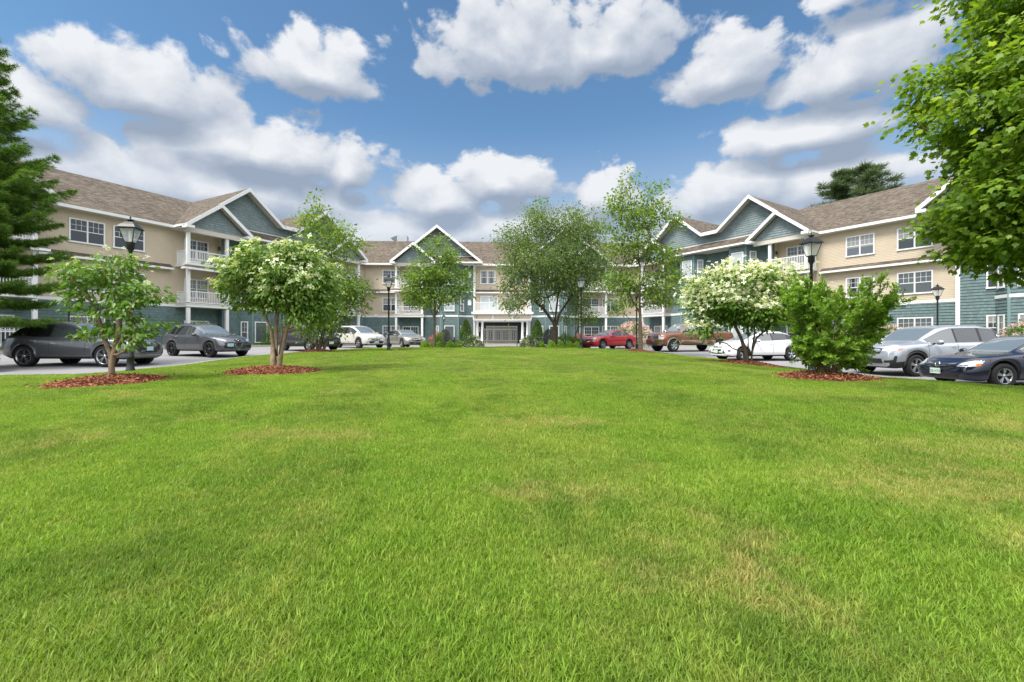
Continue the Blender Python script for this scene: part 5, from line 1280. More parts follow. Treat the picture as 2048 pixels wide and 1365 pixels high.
# bench frame seen from behind, lawn chairs
def bench():
    x0, y0 = -0.78, 30.2
    root = empty('garden_bench', (x0, y0, zl(x0, y0)), label='long dark grey slat-back glider bench facing the entrance porch', cat='bench')
    w = 1.12
    mb = MB()
    for s in (-1, 1):
        mb.bar((s * w, 0, 0), (s * w, 0, 1.28), 0.06, 0.06); mb.bar((s * w, 0.62, 0), (s * w, 0.62, 0.72), 0.06, 0.06)
        mb.bar((s * w, -0.05, 0.70), (s * w, 0.68, 0.66), 0.09, 0.045); mb.bar((s * w, 0.0, 0.16), (s * w, 0.62, 0.16), 0.05, 0.05)
    mb.build('frame', M_grey_metal, root)
    mb = MB()
    mb.box(-w + 0.03, w - 0.03, -0.03, 0.03, 1.16, 1.26); mb.box(-w + 0.03, w - 0.03, -0.03, 0.04, 0.42, 0.52)
    for k in range(17):
        x = -w + 0.10 + k * (2 * w - 0.2) / 16; mb.box(x - 0.022, x + 0.022, -0.015, 0.015, 0.52, 1.16)
    mb.build('backrest', M_grey_wood, root)
    mb = MB()
    for k in range(6): mb.box(-w + 0.04, w - 0.04, 0.06 + k * 0.095, 0.06 + k * 0.095 + 0.075, 0.40, 0.43)
    mb.build('seat', M_grey_wood, root)
bench()
def lawn_chair():
    root = empty('lawn_chair')
    mb = MB()                                                   # faces +x
    for s in (-1, 1):
        mb.bar((0.42, s * 0.33, 0), (0.42, s * 0.33, 0.56), 0.09, 0.05); mb.bar((0.46, s * 0.33, 0.40), (-0.52, s * 0.30, 0.06), 0.05, 0.12)
        mb.bar((-0.30, s * 0.33, 0.16), (-0.30, s * 0.33, 0.60), 0.07, 0.05)
    mb.build('frame', M_grey_wood, root)
    for s in (-1, 1):
        mb = MB(); mb.bar((0.55, s * 0.36, 0.585), (-0.42, s * 0.36, 0.575), 0.15, 0.03); mb.build('armrest', M_grey_wood, root)
    mb = MB()
    for k in range(5): x = 0.42 - k * 0.115; mb.box(x - 0.10, x, -0.30, 0.30, 0.40 - 0.035 * k, 0.425 - 0.035 * k)
    mb.build('seat', M_grey_wood, root)
    mb = MB()
    for k in range(5):
        y = (k - 2) * 0.125; h = 1.06 - 0.03 * abs(k - 2) ** 1.5
        mb.bar((-0.10, y, 0.24), (-0.46, y * 1.12, h), 0.112, 0.022, up=(1, 0, 0.3))
    for z, x in ((0.45, -0.20), (0.82, -0.36)): mb.bar((x - 0.02, -0.33, z), (x - 0.02, 0.33, z), 0.05, 0.03)
    mb.build('backrest', M_grey_wood, root)
    return root
c0 = lawn_chair(); x, y = -4.15, 31.4
c0.location = (x, y, zl(x, y) + 0.02); c0.rotation_euler = (0, 0, R(42)); c0.scale = (1.2,) * 3
tag(c0, 'grey slatted lawn chair at the left bed, facing right towards the bench', 'lawn chair', 'slatted lawn chairs in front of the porch')
c1 = copy_tree(c0); x, y = 2.1, 31.4
c1.location = (x, y, zl(x, y) + 0.02); c1.rotation_euler = (0, 0, R(138))
tag(c1, 'grey slatted lawn chair by the broad round tree, facing left towards the bench', 'lawn chair', 'slatted lawn chairs in front of the porch')
# white picket fence by the left wing's ground floor patio
def picket():
    F = FL; A = F.p(27.6, 1.75, 0); B = F.p(33.5, 1.75, 0); z = zr(A[0], A[1]) + 0.15
    root = empty('picket_fence', (A[0], A[1], z), label='white picket fence round the ground floor patio at the far left', cat='fence')
    mb = MB(); P0 = Vector((0, 0, 0)); P1 = Vector((B[0] - A[0], B[1] - A[1], 0)); d = P1 - P0
    for zz in (0.18, 0.98): mb.bar(P0 + Vector((0, 0, zz)), P1 + Vector((0, 0, zz)), 0.05, 0.08)
    k = int(d.length / 0.17)
    for i in range(k + 1): q = P0 + d * (i / k); mb.bar(q + Vector((0, 0, 0.05)), q + Vector((0, 0, 1.18)), 0.07, 0.03, up=(d.x, d.y, 0))
    mb.build('pickets', M_white, root)
    for t in (0, 0.5, 1):
        mb = MB(); q = P0 + d * t; mb.bar(q, q + Vector((0, 0, 1.3)), 0.12, 0.12); mb.build('post', M_white, root)
picket()
# ------------------------------------------------------------------ vegetation
LEAF = {
 'diamond': (np.array([[0, 0, 0], [.45, .27, .05], [1, 0, -.06], [.45, -.27, .05]]), [[0, 1, 2], [0, 2, 3]]),
 'oval': (np.array([[0, 0, 0], [.3, .24, .05], [.72, .2, .03], [1, 0, -.10], [.72, -.2, .03], [.3, -.24, .05], [.5, 0, -.02]]), [[0, 6, 1], [1, 6, 2], [2, 6, 3], [3, 6, 4], [4, 6, 5], [5, 6, 0]]),
 'maple': (np.array([[0, 0, 0], [.02, .22, .02], [.22, .30, .02], [.18, .52, -.03], [.42, .36, .03], [.62, .46, .0], [.60, .22, .03], [1, 0, -.08],
                     [.60, -.22, .03], [.62, -.46, .0], [.42, -.36, .03], [.18, -.52, -.03], [.22, -.30, .02], [.02, -.22, .02], [.38, 0, -.01]]),
           [[14, (k) % 14, (k + 1) % 14] for k in range(14)]),
 'needle': (np.array([[0, -.05, 0], [1, -.012, .02], [1, .012, .02], [0, .05, 0]]), [[0, 1, 2], [0, 2, 3]]),
 'petal4': (np.array([[0, 0, 0.02]] + [p for k in range(4) for p in
            [[.35 * math.cos(k * math.pi / 2 - .5), .35 * math.sin(k * math.pi / 2 - .5), .03], [.5 * math.cos(k * math.pi / 2), .5 * math.sin(k * math.pi / 2), -.02], [.35 * math.cos(k * math.pi / 2 + .5), .35 * math.sin(k * math.pi / 2 + .5), .03]]]),
            [f for k in range(4) for f in ([0, 1 + 3 * k, 2 + 3 * k], [0, 2 + 3 * k, 3 + 3 * k])]),
}
def unit(a): return a / np.maximum(np.linalg.norm(a, axis=1, keepdims=True), 1e-9)
def leaves(name, pos, axis, nrm, size, shape, m, parent, **kw):
    T, F = LEAF[shape]; k = len(T); M = len(pos)
    x = unit(axis); z = nrm - x * (nrm * x).sum(1, keepdims=True); z = unit(z); y = np.cross(z, x)
    V = pos[:, None, :] + size[:, None, None] * (T[None, :, 0:1] * x[:, None, :] + T[None, :, 1:2] * y[:, None, :] + T[None, :, 2:3] * z[:, None, :])
    Fi = (np.array(F)[None] + (np.arange(M) * k)[:, None, None]).reshape(-1)
    return fast_mesh(name, V.reshape(-1, 3), Fi, 3, m, parent, **kw)

def in_ell(g, n, ells):
    """n points in a union of ellipsoids (cx,cy,cz,rx,ry,rz), denser towards the skin"""
    vol = np.array([e[3] * e[4] * e[5] for e in ells]) ** 0.72; w = vol / vol.sum(); out = []
    which = g.choice(len(ells), n, p=w)
    d = unit(g.normal(size=(n, 3))); r = g.random(n) ** 0.45
    E = np.array(ells); return E[which, :3] + d * r[:, None] * E[which, 3:]
def relax(g, P, it=12, dmin=None):
    n = len(P); dm = dmin
    for _ in range(it):
        D = P[:, None] - P[None]; L = np.linalg.norm(D, axis=2) + np.eye(n) * 9
        push = np.where(L < dm, (dm - L) / dm, 0)[:, :, None] * D / L[:, :, None]
        P = P + push.sum(1) * dm * 0.25
    return P
def skeleton(g, tips, stems, wob=0.10):
    """stems: list of polylines (k,3). every tip is tied to the cheapest node below it; returns nodes, parents"""
    N = []; par = []
    for st in stems:
        prev = -1
        if N and st[0][2] > 0.15: prev = int(np.argmin([np.linalg.norm(np.array(st[0]) - q) for q in N]))     # a limb that leaves an existing stem
        for p in st: N.append(np.array(p, float)); par.append(prev); prev = len(N) - 1
    c = tips.mean(0); base = np.array(stems[0][0])
    order = np.argsort(np.linalg.norm((tips - np.array([c[0], c[1], base[2]])) * [1, 1, 0.6], axis=1))
    is_tip = {}
    for t in order:
        p = tips[t]; A = np.array(N); d = p - A; L = np.linalg.norm(d, axis=1); h = np.hypot(d[:, 0], d[:, 1])
        cost = L + 1.2 * np.maximum(0, (0.35 * h) - d[:, 2])
        cost[[i for i, q in enumerate(par) if q == -1]] += 0.5
        k = int(np.argmin(cost)); a = A[k]; L = L[k]
        n = 2 if L < 0.5 else 3 if L < 1.4 else 5
        prev = k
        for i in range(1, n + 1):
            s = i / n; q = a + (p - a) * s; q[2] += -0.10 * L * math.sin(math.pi * s) * (1 if (p - a)[2] > 0 else -0.4)
            if i < n: q = q + g.normal(size=3) * L * wob * 0.4
            N.append(q); par.append(prev); prev = len(N) - 1
        is_tip[t] = prev
    return np.array(N), par, is_tip
def limbs(N, par, r_base, r_min, mat_, parent, flare=1.25, name='trunk'):
    n = len(N); cnt = np.zeros(n); ch = [[] for _ in range(n)]
    for i, p in enumerate(par):
        if p >= 0: ch[p].append(i)
    for i in range(n - 1, -1, -1):
        if not ch[i]: cnt[i] = 1
        else: cnt[i] = sum(cnt[c] for c in ch[i])
    roots = [i for i in range(n) if par[i] == -1]; tot = cnt[roots].max()
    r = np.maximum(r_min, r_base * (cnt / tot) ** 0.62)
    for k in roots: r[k] *= flare
    mb = MB()
    done = set()
    def chain(start, frm):
        pts = []; rad = []
        if frm is not None: pts.append(N[frm]); rad.append(min(r[frm], r[start] * 1.35))
        i = start
        while True:
            pts.append(N[i]); rad.append(r[i])
            if not ch[i]: break
            big = max(ch[i], key=lambda c: cnt[c])
            for c in ch[i]:
                if c != big: todo.append((c, i))
            i = big
        rad[-1] = min(rad[-1], r_min * 0.7)
        mx = max(rad); mb.tube(pts, rad, 10 if mx > 0.06 else 6 if mx > 0.02 else 4, caps=False)
    todo = [(k, None) for k in roots]
    while todo: s, f = todo.pop(); chain(s, f)
    return mb.build(name, mat_, parent)

def plant(name, label, cat, loc, seed, ells, n_tips, stems, leaf, shape, size, per, spread, lmat, bark, r_base, r_min=0.006, dmin=0.25, group=None, droop=0.25, up=0.9, flowers=None, flat=0.55, stem_name='trunk', crown_name='crown', extra=0, outward=0.8):
    g = np.random.default_rng(seed)
    root = empty(name, loc, label=label, cat=cat, group=group)
    tips = relax(g, in_ell(g, n_tips, ells), 10, dmin)
    N, par, it = skeleton(g, tips, stems)
    limbs(N, par, r_base, r_min, bark, root, name=stem_name)
    # leaf clusters at tips and along the last twig
    C = [tips]; 
    for _ in range(extra):
        sel = np.array([N[par[it[t]]] for t in range(len(tips))]); C.append(tips * 0.5 + sel * 0.5)
    C = np.concatenate(C); c0 = tips.mean(0)
    k = (per * (0.6 + 0.8 * g.random(len(C)))).astype(int); idx = np.repeat(np.arange(len(C)), k); M = len(idx)
    off = g.normal(size=(M, 3)) * [spread, spread, spread * flat]
    off *= (0.7 + 0.6 * g.random(len(C)))[idx][:, None]
    P = C[idx] + off
    o2 = C[idx] - c0; o2[:, 2] *= 0.3
    ax = unit(off + 1e-6) * outward + unit(o2) * 0.5 + g.normal(size=(M, 3)) * 0.45; ax[:, 2] -= droop
    nr = g.normal(size=(M, 3)) * 0.55 + unit(o2) * 0.35; nr[:, 2] += up
    sz = size * (0.65 + 0.7 * g.random(M))
    leaves(crown_name, P, ax, nr, sz, shape, lmat, root)
    if flowers:
        fm, frac, fsize, zmin = flowers
        top = tips[tips[:, 2] > zmin]
        kf = g.poisson(frac, len(top)); idx = np.repeat(np.arange(len(top)), kf); M = len(idx)
        off = g.normal(size=(M, 3)) * [spread * 1.1, spread * 1.1, spread * 0.3]; o2 = top[idx] - c0; o2[:, 2] = np.abs(o2[:, 2])
        Pf = top[idx] + off + unit(o2) * spread * 0.7; Pf[:, 2] += spread * 0.55
        nf = unit(o2) * 0.75 + g.normal(size=(M, 3)) * 0.28; nf[:, 2] += 0.9
        leaves('blossoms', Pf, g.normal(size=(M, 3)), nf, fsize * (0.75 + 0.5 * g.random(M)), 'petal4', fm, root, kind='stuff')
    return root

L_dog = leaf_mat('dogwood_leaf', (0.080, 0.181, 0.026), (0.181, 0.312, 0.051), 0.35)
L_dogl = leaf_mat('dogwood_leaf_light', (0.085, 0.175, 0.024), (0.20, 0.315, 0.06), 0.36)
L_shrub = leaf_mat('shrub_leaf', (0.110, 0.245, 0.022), (0.27, 0.43, 0.05), 0.40, c3=(0.38, 0.52, 0.10))
L_maple = leaf_mat('maple_leaf', (0.100, 0.200, 0.020), (0.235, 0.355, 0.040), 0.50, c3=(0.40, 0.50, 0.07))
L_young = leaf_mat('young_maple_leaf', (0.095, 0.180, 0.028), (0.235, 0.35, 0.058), 0.44)
L_pear = leaf_mat('pear_leaf', (0.090, 0.155, 0.042), (0.20, 0.29, 0.085), 0.42)
L_spruce = leaf_mat('spruce_needle', (0.065, 0.140, 0.028), (0.19, 0.32, 0.055), 0.35, 0.6, c3=(0.32, 0.48, 0.10))
L_pine = leaf_mat('pine_needle', (0.055, 0.095, 0.040), (0.12, 0.175, 0.075), 0.25, 0.6)
L_box = leaf_mat('boxwood_leaf', (0.15, 0.30, 0.025), (0.32, 0.48, 0.06), 0.3)
L_hedge = leaf_mat('hedge_leaf', (0.060, 0.14, 0.018), (0.14, 0.25, 0.03), 0.3)
L_arb = leaf_mat('arborvitae_leaf', (0.043, 0.099, 0.017), (0.102, 0.181, 0.032), 0.2)
L_grey = leaf_mat('cotoneaster_leaf', (0.072, 0.123, 0.043), (0.174, 0.239, 0.094), 0.25)
L_white = leaf_mat('white_bract', (0.66, 0.70, 0.48), (0.80, 0.80, 0.66), 0.3)
L_pale = leaf_mat('pale_bract', (0.45, 0.55, 0.27), (0.70, 0.73, 0.52), 0.3)
L_pink = leaf_mat('pink_petal', (0.50, 0.035, 0.17), (0.66, 0.13, 0.30), 0.3)
L_rose = leaf_mat('pale_pink_petal', (0.62, 0.36, 0.40), (0.78, 0.62, 0.62), 0.3)

# ---- mulch
M_mulch = leaf_mat('mulch_chip', (0.14, 0.052, 0.028), (0.42, 0.175, 0.098), 0.0, 0.9, 0.15)
M_mulchbase = mat('mulch_base', (0.12, 0.042, 0.024), 0.95, 0.1, var=(18, 0.35))
def mulch(x, y, r, seed, ry=None, h=0.10, n=2600):
    g = np.random.default_rng(seed); ry = ry or r
    V = []; F = []; rings = 9; m = 40
    ph = g.random(4) * 6
    edge = lambda a: 1 + 0.05 * math.sin(3 * a + ph[0]) + 0.035 * math.sin(5 * a + ph[1])
    def hz(px, py, t): return zl(px, py) + 0.012 + h * (1 - t ** 2.2) - 0.03 * t
    for i in range(rings + 1):
        t = i / rings
        for j in range(m):
            a = 2 * math.pi * j / m; px, py = x + r * t * edge(a) * math.cos(a), y + ry * t * edge(a) * math.sin(a); V.append((px, py, hz(px, py, t)))
    for i in range(rings):
        for j in range(m): F.append((i * m + j, i * m + (j + 1) % m, (i + 1) * m + (j + 1) % m, (i + 1) * m + j))
    mb = MB(); mb.add(V, F, 0, None, True)
    t = np.sqrt(g.random(n)) * np.where(g.random(n) < 0.06, 1.16, 1.0); a = g.random(n) * 2 * math.pi
    P = np.array([(x + r * tt * edge(aa) * math.cos(aa), y + ry * tt * edge(aa) * math.sin(aa)) for tt, aa in zip(t, a)])
    Z = z_lawn(P[:, 0], P[:, 1]) + 0.02 + h * np.maximum(0, 1 - t ** 2.2) - 0.03 * np.minimum(t, 1) + np.where(t > 1, 0.045, 0)
    o = mb.build('mulch', M_mulchbase, None, kind='stuff')
    c = leaves('mulch_chips', np.column_stack([P, Z]), np.column_stack([g.normal(size=(n, 2)), g.normal(size=n) * 0.25]), np.column_stack([g.normal(size=(n, 2)) * 0.5, np.ones(n)]), 0.022 + 0.045 * g.random(n), 'diamond', M_mulch, o, kind='stuff')
    return o
MULCH = [(-7.85, 8.85, 1.02, 1.0), (-5.72, 10.9, 1.10, 1.05), (7.75, 14.8, 1.02, 1.0), (6.75, 9.75, 1.0, 0.95), (-9.6, 22.4, 0.95, 0.95), (6.9, 24.6, 1.0, 0.95)]
for k, (x, y, r, ry) in enumerate(MULCH): mulch(x, y, r, 40 + k, ry, n=6500 if y < 16 else 2500)
mulch(-4.9, 32.0, 1.75, 60, 0.8, 0.05, 1200); mulch(3.4, 32.0, 1.9, 61, 0.8, 0.05, 1200)

def E(s, *rows, kc=1.0, kr=1.0): return [(r[0] * s * kc, r[1] * s * kc, r[2] * s, r[3] * s * kr, r[4] * s * kr, r[5] * s) for r in rows]
def lb(x, y, d=0.0): return (x, y, zl(x, y) - 0.02 + d)
# ---- sparse dogwood (left): layered sprays
sc = 0.0097
plant('dogwood_tree', 'small sparse dogwood with layered leaves in front of the charcoal SUV', 'tree', lb(-7.80, 8.85, .08), 11,
      E(sc, (-60, 0, 205, 45, 45, 26), (5, 10, 215, 55, 50, 34), (68, 0, 178, 45, 45, 26), (-20, -10, 165, 70, 60, 30), (25, 10, 140, 75, 60, 30), (95, 10, 150, 25, 30, 14), (-25, 10, 95, 52, 50, 16), (45, 0, 88, 50, 45, 22), (-85, 0, 185, 25, 30, 25), (75, 0, 110, 40, 35, 16), kc=0.95, kr=0.86),
      105, [[(0, 0, 0), (0.02, 0, .25), (.05, 0, .45), (.10, 0.02, .75), (.14, 0.05, 1.2), (.10, 0.05, 1.7)], [(0, 0.02, .1), (-.02, 0.02, .45), (-.18, .05, .8), (-.32, .05, 1.25), (-.42, .05, 1.7)], [(0.03, -.02, .1), (.06, -.03, .45), (.25, -.05, .75), (.45, -.05, 1.15)]],
      None, 'oval', 0.095, 30, 0.105, L_dog, M_bark_tan, 0.046, 0.005, 0.20, group='dogwood trees on the lawn', droop=0.75, up=0.8, flat=0.30, flowers=(L_pale, 2.4, 0.10, 1.75), extra=0)
# ---- fuller dogwood (left of centre)
sc = 0.012
plant('dogwood_tree', 'leafy two-stemmed dogwood with greenish white blooms, second tree from the left', 'tree', lb(-5.66, 10.9, .08), 12,
      E(sc, (-70, 0, 205, 50, 50, 38), (-20, 0, 212, 45, 50, 36), (40, 0, 212, 55, 50, 34), (95, 0, 205, 45, 50, 38), (0, -10, 180, 90, 70, 40), (70, 0, 165, 60, 60, 36), (-95, 0, 165, 30, 35, 22), (95, 0, 160, 40, 45, 40), (30, 0, 140, 50, 50, 26), (-85, 0, 130, 34, 38, 18), (70, 10, 118, 50, 45, 30), (-40, 10, 140, 34, 38, 16), (-55, 0, 222, 24, 26, 20), (20, 0, 232, 24, 26, 18), kc=0.92, kr=0.84),
      150, [[(-.05, 0, 0), (-.06, 0, .5), (-.12, 0, .95), (-.3, 0, 1.4), (-.55, 0, 1.9)], [(-.02, .05, .3), (-.02, .05, .95), (.02, .05, 1.5), (.1, .05, 2.1)], [(.06, .02, 0), (.12, .02, .4), (.24, .02, .9), (.42, .02, 1.4), (.65, .02, 2.0)], [(.10, -.03, .35), (.18, -.05, .9), (.2, -.1, 1.4), (.22, -.15, 1.9)]],
      None, 'oval', 0.105, 32, 0.125, L_dogl, M_bark_tan, 0.060, 0.006, 0.26, group='dogwood trees on the lawn', droop=0.85, up=0.7, flat=0.55, flowers=(L_pale, 9.0, 0.14, 1.7), extra=1)
# ---- white blossoming dogwood (right)
sc = 0.0163
plant('dogwood_tree', 'rounded dogwood covered in white blossoms in front of the white sedan', 'tree', lb(7.70, 14.8, .08), 13,
      E(sc, (0, 0, 150, 85, 80, 44), (-75, 0, 125, 38, 45, 38), (60, 0, 138, 50, 50, 42), (-20, 0, 110, 80, 70, 34), (-85, 0, 70, 25, 30, 20), (40, 0, 100, 55, 60, 35), (-10, 0, 164, 60, 60, 28), (-60, 0, 138, 50, 50, 40)),
      190, [[(-.08, 0, 0), (-.12, 0, .4), (-.25, 0, .8), (-.5, 0, 1.3)], [(0, .04, 0), (0, .04, .5), (.0, .04, 1.0), (-.05, .04, 1.8), (0, .04, 2.2)], [(.08, 0, 0), (.12, 0, .5), (.2, 0, 1.0), (.5, 0, 1.6)], [(.05, -.06, .3), (.2, -.1, .8), (.6, -.1, 1.15)]],
      None, 'oval', 0.125, 34, 0.20, L_dog, M_bark, 0.070, 0.007, 0.28, group='dogwood trees on the lawn', droop=0.5, up=0.8, flat=0.5, flowers=(L_white, 40, 0.13, 0.95), extra=1)
# ---- bright green vase shrub (right)
def vase_shrub():
    x, y = 6.72, 9.75; g = np.random.default_rng(21); s = 1 / 95.0
    root = empty('flowering_shrub', lb(x, y, .08), label='wide bright green upright shrub in a mulch ring beside the silver SUV', cat='shrub')
    P0 = []; AX = []; NR = []; SZ = []; mb = MB()
    def shoot(a, b, r0, nl, L):
        mid = (a + b) / 2 + g.normal(size=3) * 0.05; mid[2] += 0.0
        mb.tube([a, mid, b], [r0, r0 * 0.7, r0 * 0.3], 5, caps=False)
        t = g.random(nl) ** 0.75
        c = np.where(t[:, None] < 0.5, a + (mid - a) * (t[:, None] * 2), mid + (b - mid) * (t[:, None] * 2 - 1))
        d = (b - a) / np.linalg.norm(b - a); o = g.normal(size=(nl, 3)); o -= d * (o @ d)[:, None]; o = unit(o)
        P0.append(c + o * 0.012); AX.append(o * 0.8 + d * 0.75 + g.normal(size=(nl, 3)) * 0.15); NR.append(d * 0.8 - o * 0.5 + g.normal(size=(nl, 3)) * 0.25 + [0, 0, .35]); SZ.append(L * (0.7 + 0.6 * g.random(nl)))
    for k in range(34):
        az = g.random() * 2 * math.pi; rad = (0.25 + 0.95 * g.random() ** 0.7)
        topz = 1.98 - 0.42 * (rad / 1.2) ** 2 + g.normal() * 0.13
        ex, ey = rad * math.cos(az) * 1.12, rad * math.sin(az) * 0.95
        base = np.array([(0.05 + 0.13 * rad) * math.cos(az), (0.05 + 0.13 * rad) * math.sin(az), 0.0]); tip = np.array([ex, ey, topz])
        m1 = base + (tip - base) * 0.38 + [-0.03 * ex, -0.03 * ey, 0.12 * rad - 0.08]
        mb.tube([base, m1, base + (tip - base) * 0.7], [0.018, 0.013, 0.008], 6, caps=False)
        for q in range(20):
            t = 0.13 + 0.77 * g.random(); st = (base + (m1 - base) * (t / 0.38)) if t < 0.38 else (m1 + (tip - m1) * ((t - 0.38) / 0.62))
            ln = 0.22 + 0.26 * g.random(); dr = unit(np.array([[ex, ey, 0.0]]) * 0.5 + g.normal(size=(1, 3)) * 0.42 + [0, 0, 0.75])[0]
            if t < 0.45: dr = unit((dr + np.array([ex, ey, -0.1]))[None])[0]
            shoot(st, st + dr * ln, 0.006, 80, 0.052)
        for q in range(4):                                              # low leafy shoots that close the foot of the shrub
            st = base + (m1 - base) * (0.25 + 0.6 * g.random()); dr = unit(np.array([[ex, ey, 0.0]]) + g.normal(size=(1, 3)) * 0.45 + [0, 0, 0.22])[0]
            shoot(st, st + dr * (0.2 + 0.3 * g.random()), 0.005, 60, 0.052)
        shoot(base + (tip - base) * 0.7, tip, 0.009, 110, 0.055); shoot(tip - [0, 0, .12], tip + g.normal(size=3) * [0.05, 0.05, 0.02] + [0, 0, 0.16], 0.005, 22, 0.058)
    mb.build('stems', M_bark, root)
    leaves('foliage', np.concatenate(P0), np.concatenate(AX), np.concatenate(NR), np.concatenate(SZ), 'oval', L_shrub, root)
vase_shrub()
# ---- leafy upright tree behind the second dogwood (a young maple above dense suckers)
sc = 0.0250
plant('maple_tree', 'upright leafy young maple with a thin top shoot, behind the second dogwood', 'tree', lb(-9.6, 22.4, .08), 14,
      E(sc, (0, 0, 285, 10, 12, 32), (5, 0, 240, 38, 40, 26), (60, 0, 215, 32, 35, 28), (10, 0, 195, 65, 55, 26), (40, 0, 130, 60, 55, 40), (15, 0, 80, 62, 55, 38), (-15, 0, 110, 50, 50, 40), (70, 0, 110, 36, 40, 30), (5, 0, 45, 50, 45, 26)),
      300, [[(0, 0, 0), (0, 0, 1.0), (0, 0, 2.5), (.05, 0, 4.5), (.0, 0, 6.2), (0, 0, 7.4)], [(.1, .05, 0), (.3, .1, 1.2), (.7, .1, 2.6), (1.1, .1, 4.2)], [(-.15, 0, 0), (-.4, 0, .8), (-.6, 0, 2.0)], [(.3, 0, 0), (.7, 0, .9), (1.1, 0, 2.0)]],
      None, 'diamond', 0.15, 40, 0.26, L_young, M_bark, 0.07, 0.010, 0.45, group='young maples around the lawn', droop=0.4, up=0.8)
# ---- young maple (left of the porch)
sc = 1 / 30.0
plant('maple_tree', 'young maple with airy crown standing before the bay left of the porch', 'tree', lb(-5.2, 30.4), 15,
      E(sc, (8, 0, 215, 12, 14, 24), (-10, 0, 185, 34, 32, 30), (22, 0, 180, 28, 30, 34), (-20, 0, 140, 46, 42, 32), (32, 0, 140, 44, 40, 32), (0, 0, 100, 52, 46, 22), (48, 0, 115, 22, 24, 18), (-42, 0, 112, 20, 24, 22)),
      210, [[(0, 0, 0), (.02, 0, 1.0), (.03, 0, 2.2), (.05, 0, 3.6), (.1, 0, 5.2), (.2, 0, 6.8)], [(.02, 0, 1.9), (-.3, 0, 2.8), (-.6, 0, 3.8)], [(.03, 0, 2.1), (.45, 0, 3.0), (.8, 0, 4.0)]],
      None, 'diamond', 0.17, 46, 0.24, L_young, M_bark, 0.070, 0.011, 0.42, group='young maples around the lawn', droop=0.35, up=0.7)
# ---- tall slender maple (right of centre)
sc = 1 / 37.0
plant('maple_tree', 'tall slender maple with open branches beside the pickup truck', 'tree', lb(6.95, 24.6, .08), 16,
      E(sc, (-22, 0, 335, 16, 18, 24), (28, 0, 325, 16, 18, 24), (-40, 0, 295, 26, 26, 24), (30, 0, 285, 32, 30, 30), (-5, 0, 255, 55, 45, 34), (65, 0, 262, 20, 20, 14), (-20, 0, 205, 52, 46, 30), (45, 0, 195, 40, 36, 26), (-45, 0, 140, 38, 36, 18), (62, 0, 150, 36, 34, 20), (15, 0, 130, 60, 50, 24), (-30, 0, 92, 40, 36, 15), (40, 0, 100, 38, 30, 12), (95, 0, 125, 18, 20, 10)),
      290, [[(0, 0, 0), (-.02, 0, 1.4), (-.06, 0, 3.0), (-.05, 0, 4.6), (-.2, 0, 6.2), (-.5, 0, 7.8), (-.6, 0, 9.0)], [(-.05, 0, 3.2), (.3, 0, 4.8), (.5, 0, 6.4), (.7, 0, 8.2)], [(-.02, 0, 2.0), (-.6, 0, 3.0), (-1.1, 0, 3.9)], [(-.02, 0, 2.3), (.6, 0, 3.2), (1.2, 0, 4.0)]],
      None, 'diamond', 0.17, 32, 0.22, L_young, M_bark, 0.10, 0.011, 0.45, group='young maples around the lawn', droop=0.4, up=0.7)
# ---- broad round pear tree in front of the centre
sc = 1 / 30.0
plant('pear_tree', 'broad round dark-trunked tree standing right of the entrance porch', 'tree', lb(2.85, 30.6), 17,
      E(sc, (-30, 0, 265, 30, 34, 34), (40, 0, 262, 36, 38, 28), (0, 0, 235, 80, 70, 45), (-75, 0, 215, 42, 46, 34), (80, 0, 225, 36, 40, 40), (0, 0, 180, 105, 90, 46), (-85, 0, 150, 36, 40, 34), (75, 0, 165, 48, 46, 38), (-55, 0, 115, 62, 60, 28), (45, 0, 125, 62, 60, 28), (-80, 0, 90, 36, 40, 14), (0, 0, 145, 80, 75, 30)),
      640, [[(0, 0, 0), (0, 0, 1.2), (-.05, 0, 2.2), (-.5, 0, 3.6), (-1.0, 0, 5.4), (-1.2, 0, 7.5)], [(0, .05, 1.2), (.1, .1, 2.3), (.3, .2, 3.8), (.5, .3, 5.6), (.5, .3, 7.6)], [(.05, 0, 1.4), (.35, 0, 2.3), (1.2, 0, 3.6), (1.9, 0, 5.2)], [(-.05, 0, 1.7), (-.7, 0, 2.6), (-1.7, 0, 3.4)]],
      None, 'diamond', 0.14, 58, 0.28, L_pear, M_barkd, 0.165, 0.010, 0.48, droop=0.5, up=0.5, flat=0.75)
# ---- small young tree behind the right post
plant('young_tree', 'small thin young tree with pale leaves behind the middle right lamp post', 'tree', lb(4.35, 31.2), 18,
      E(1 / 30.0, (0, 0, 88, 34, 32, 22), (-18, 0, 62, 26, 26, 14), (20, 0, 66, 26, 26, 16), (8, 0, 105, 16, 18, 16)),
      85, [[(0, 0, 0), (0, 0, 1.0), (.03, 0, 2.0), (.05, 0, 3.4)]], None, 'diamond', 0.14, 24, 0.22, L_young, M_bark, 0.05, 0.009, 0.36, droop=0.4, up=0.7)
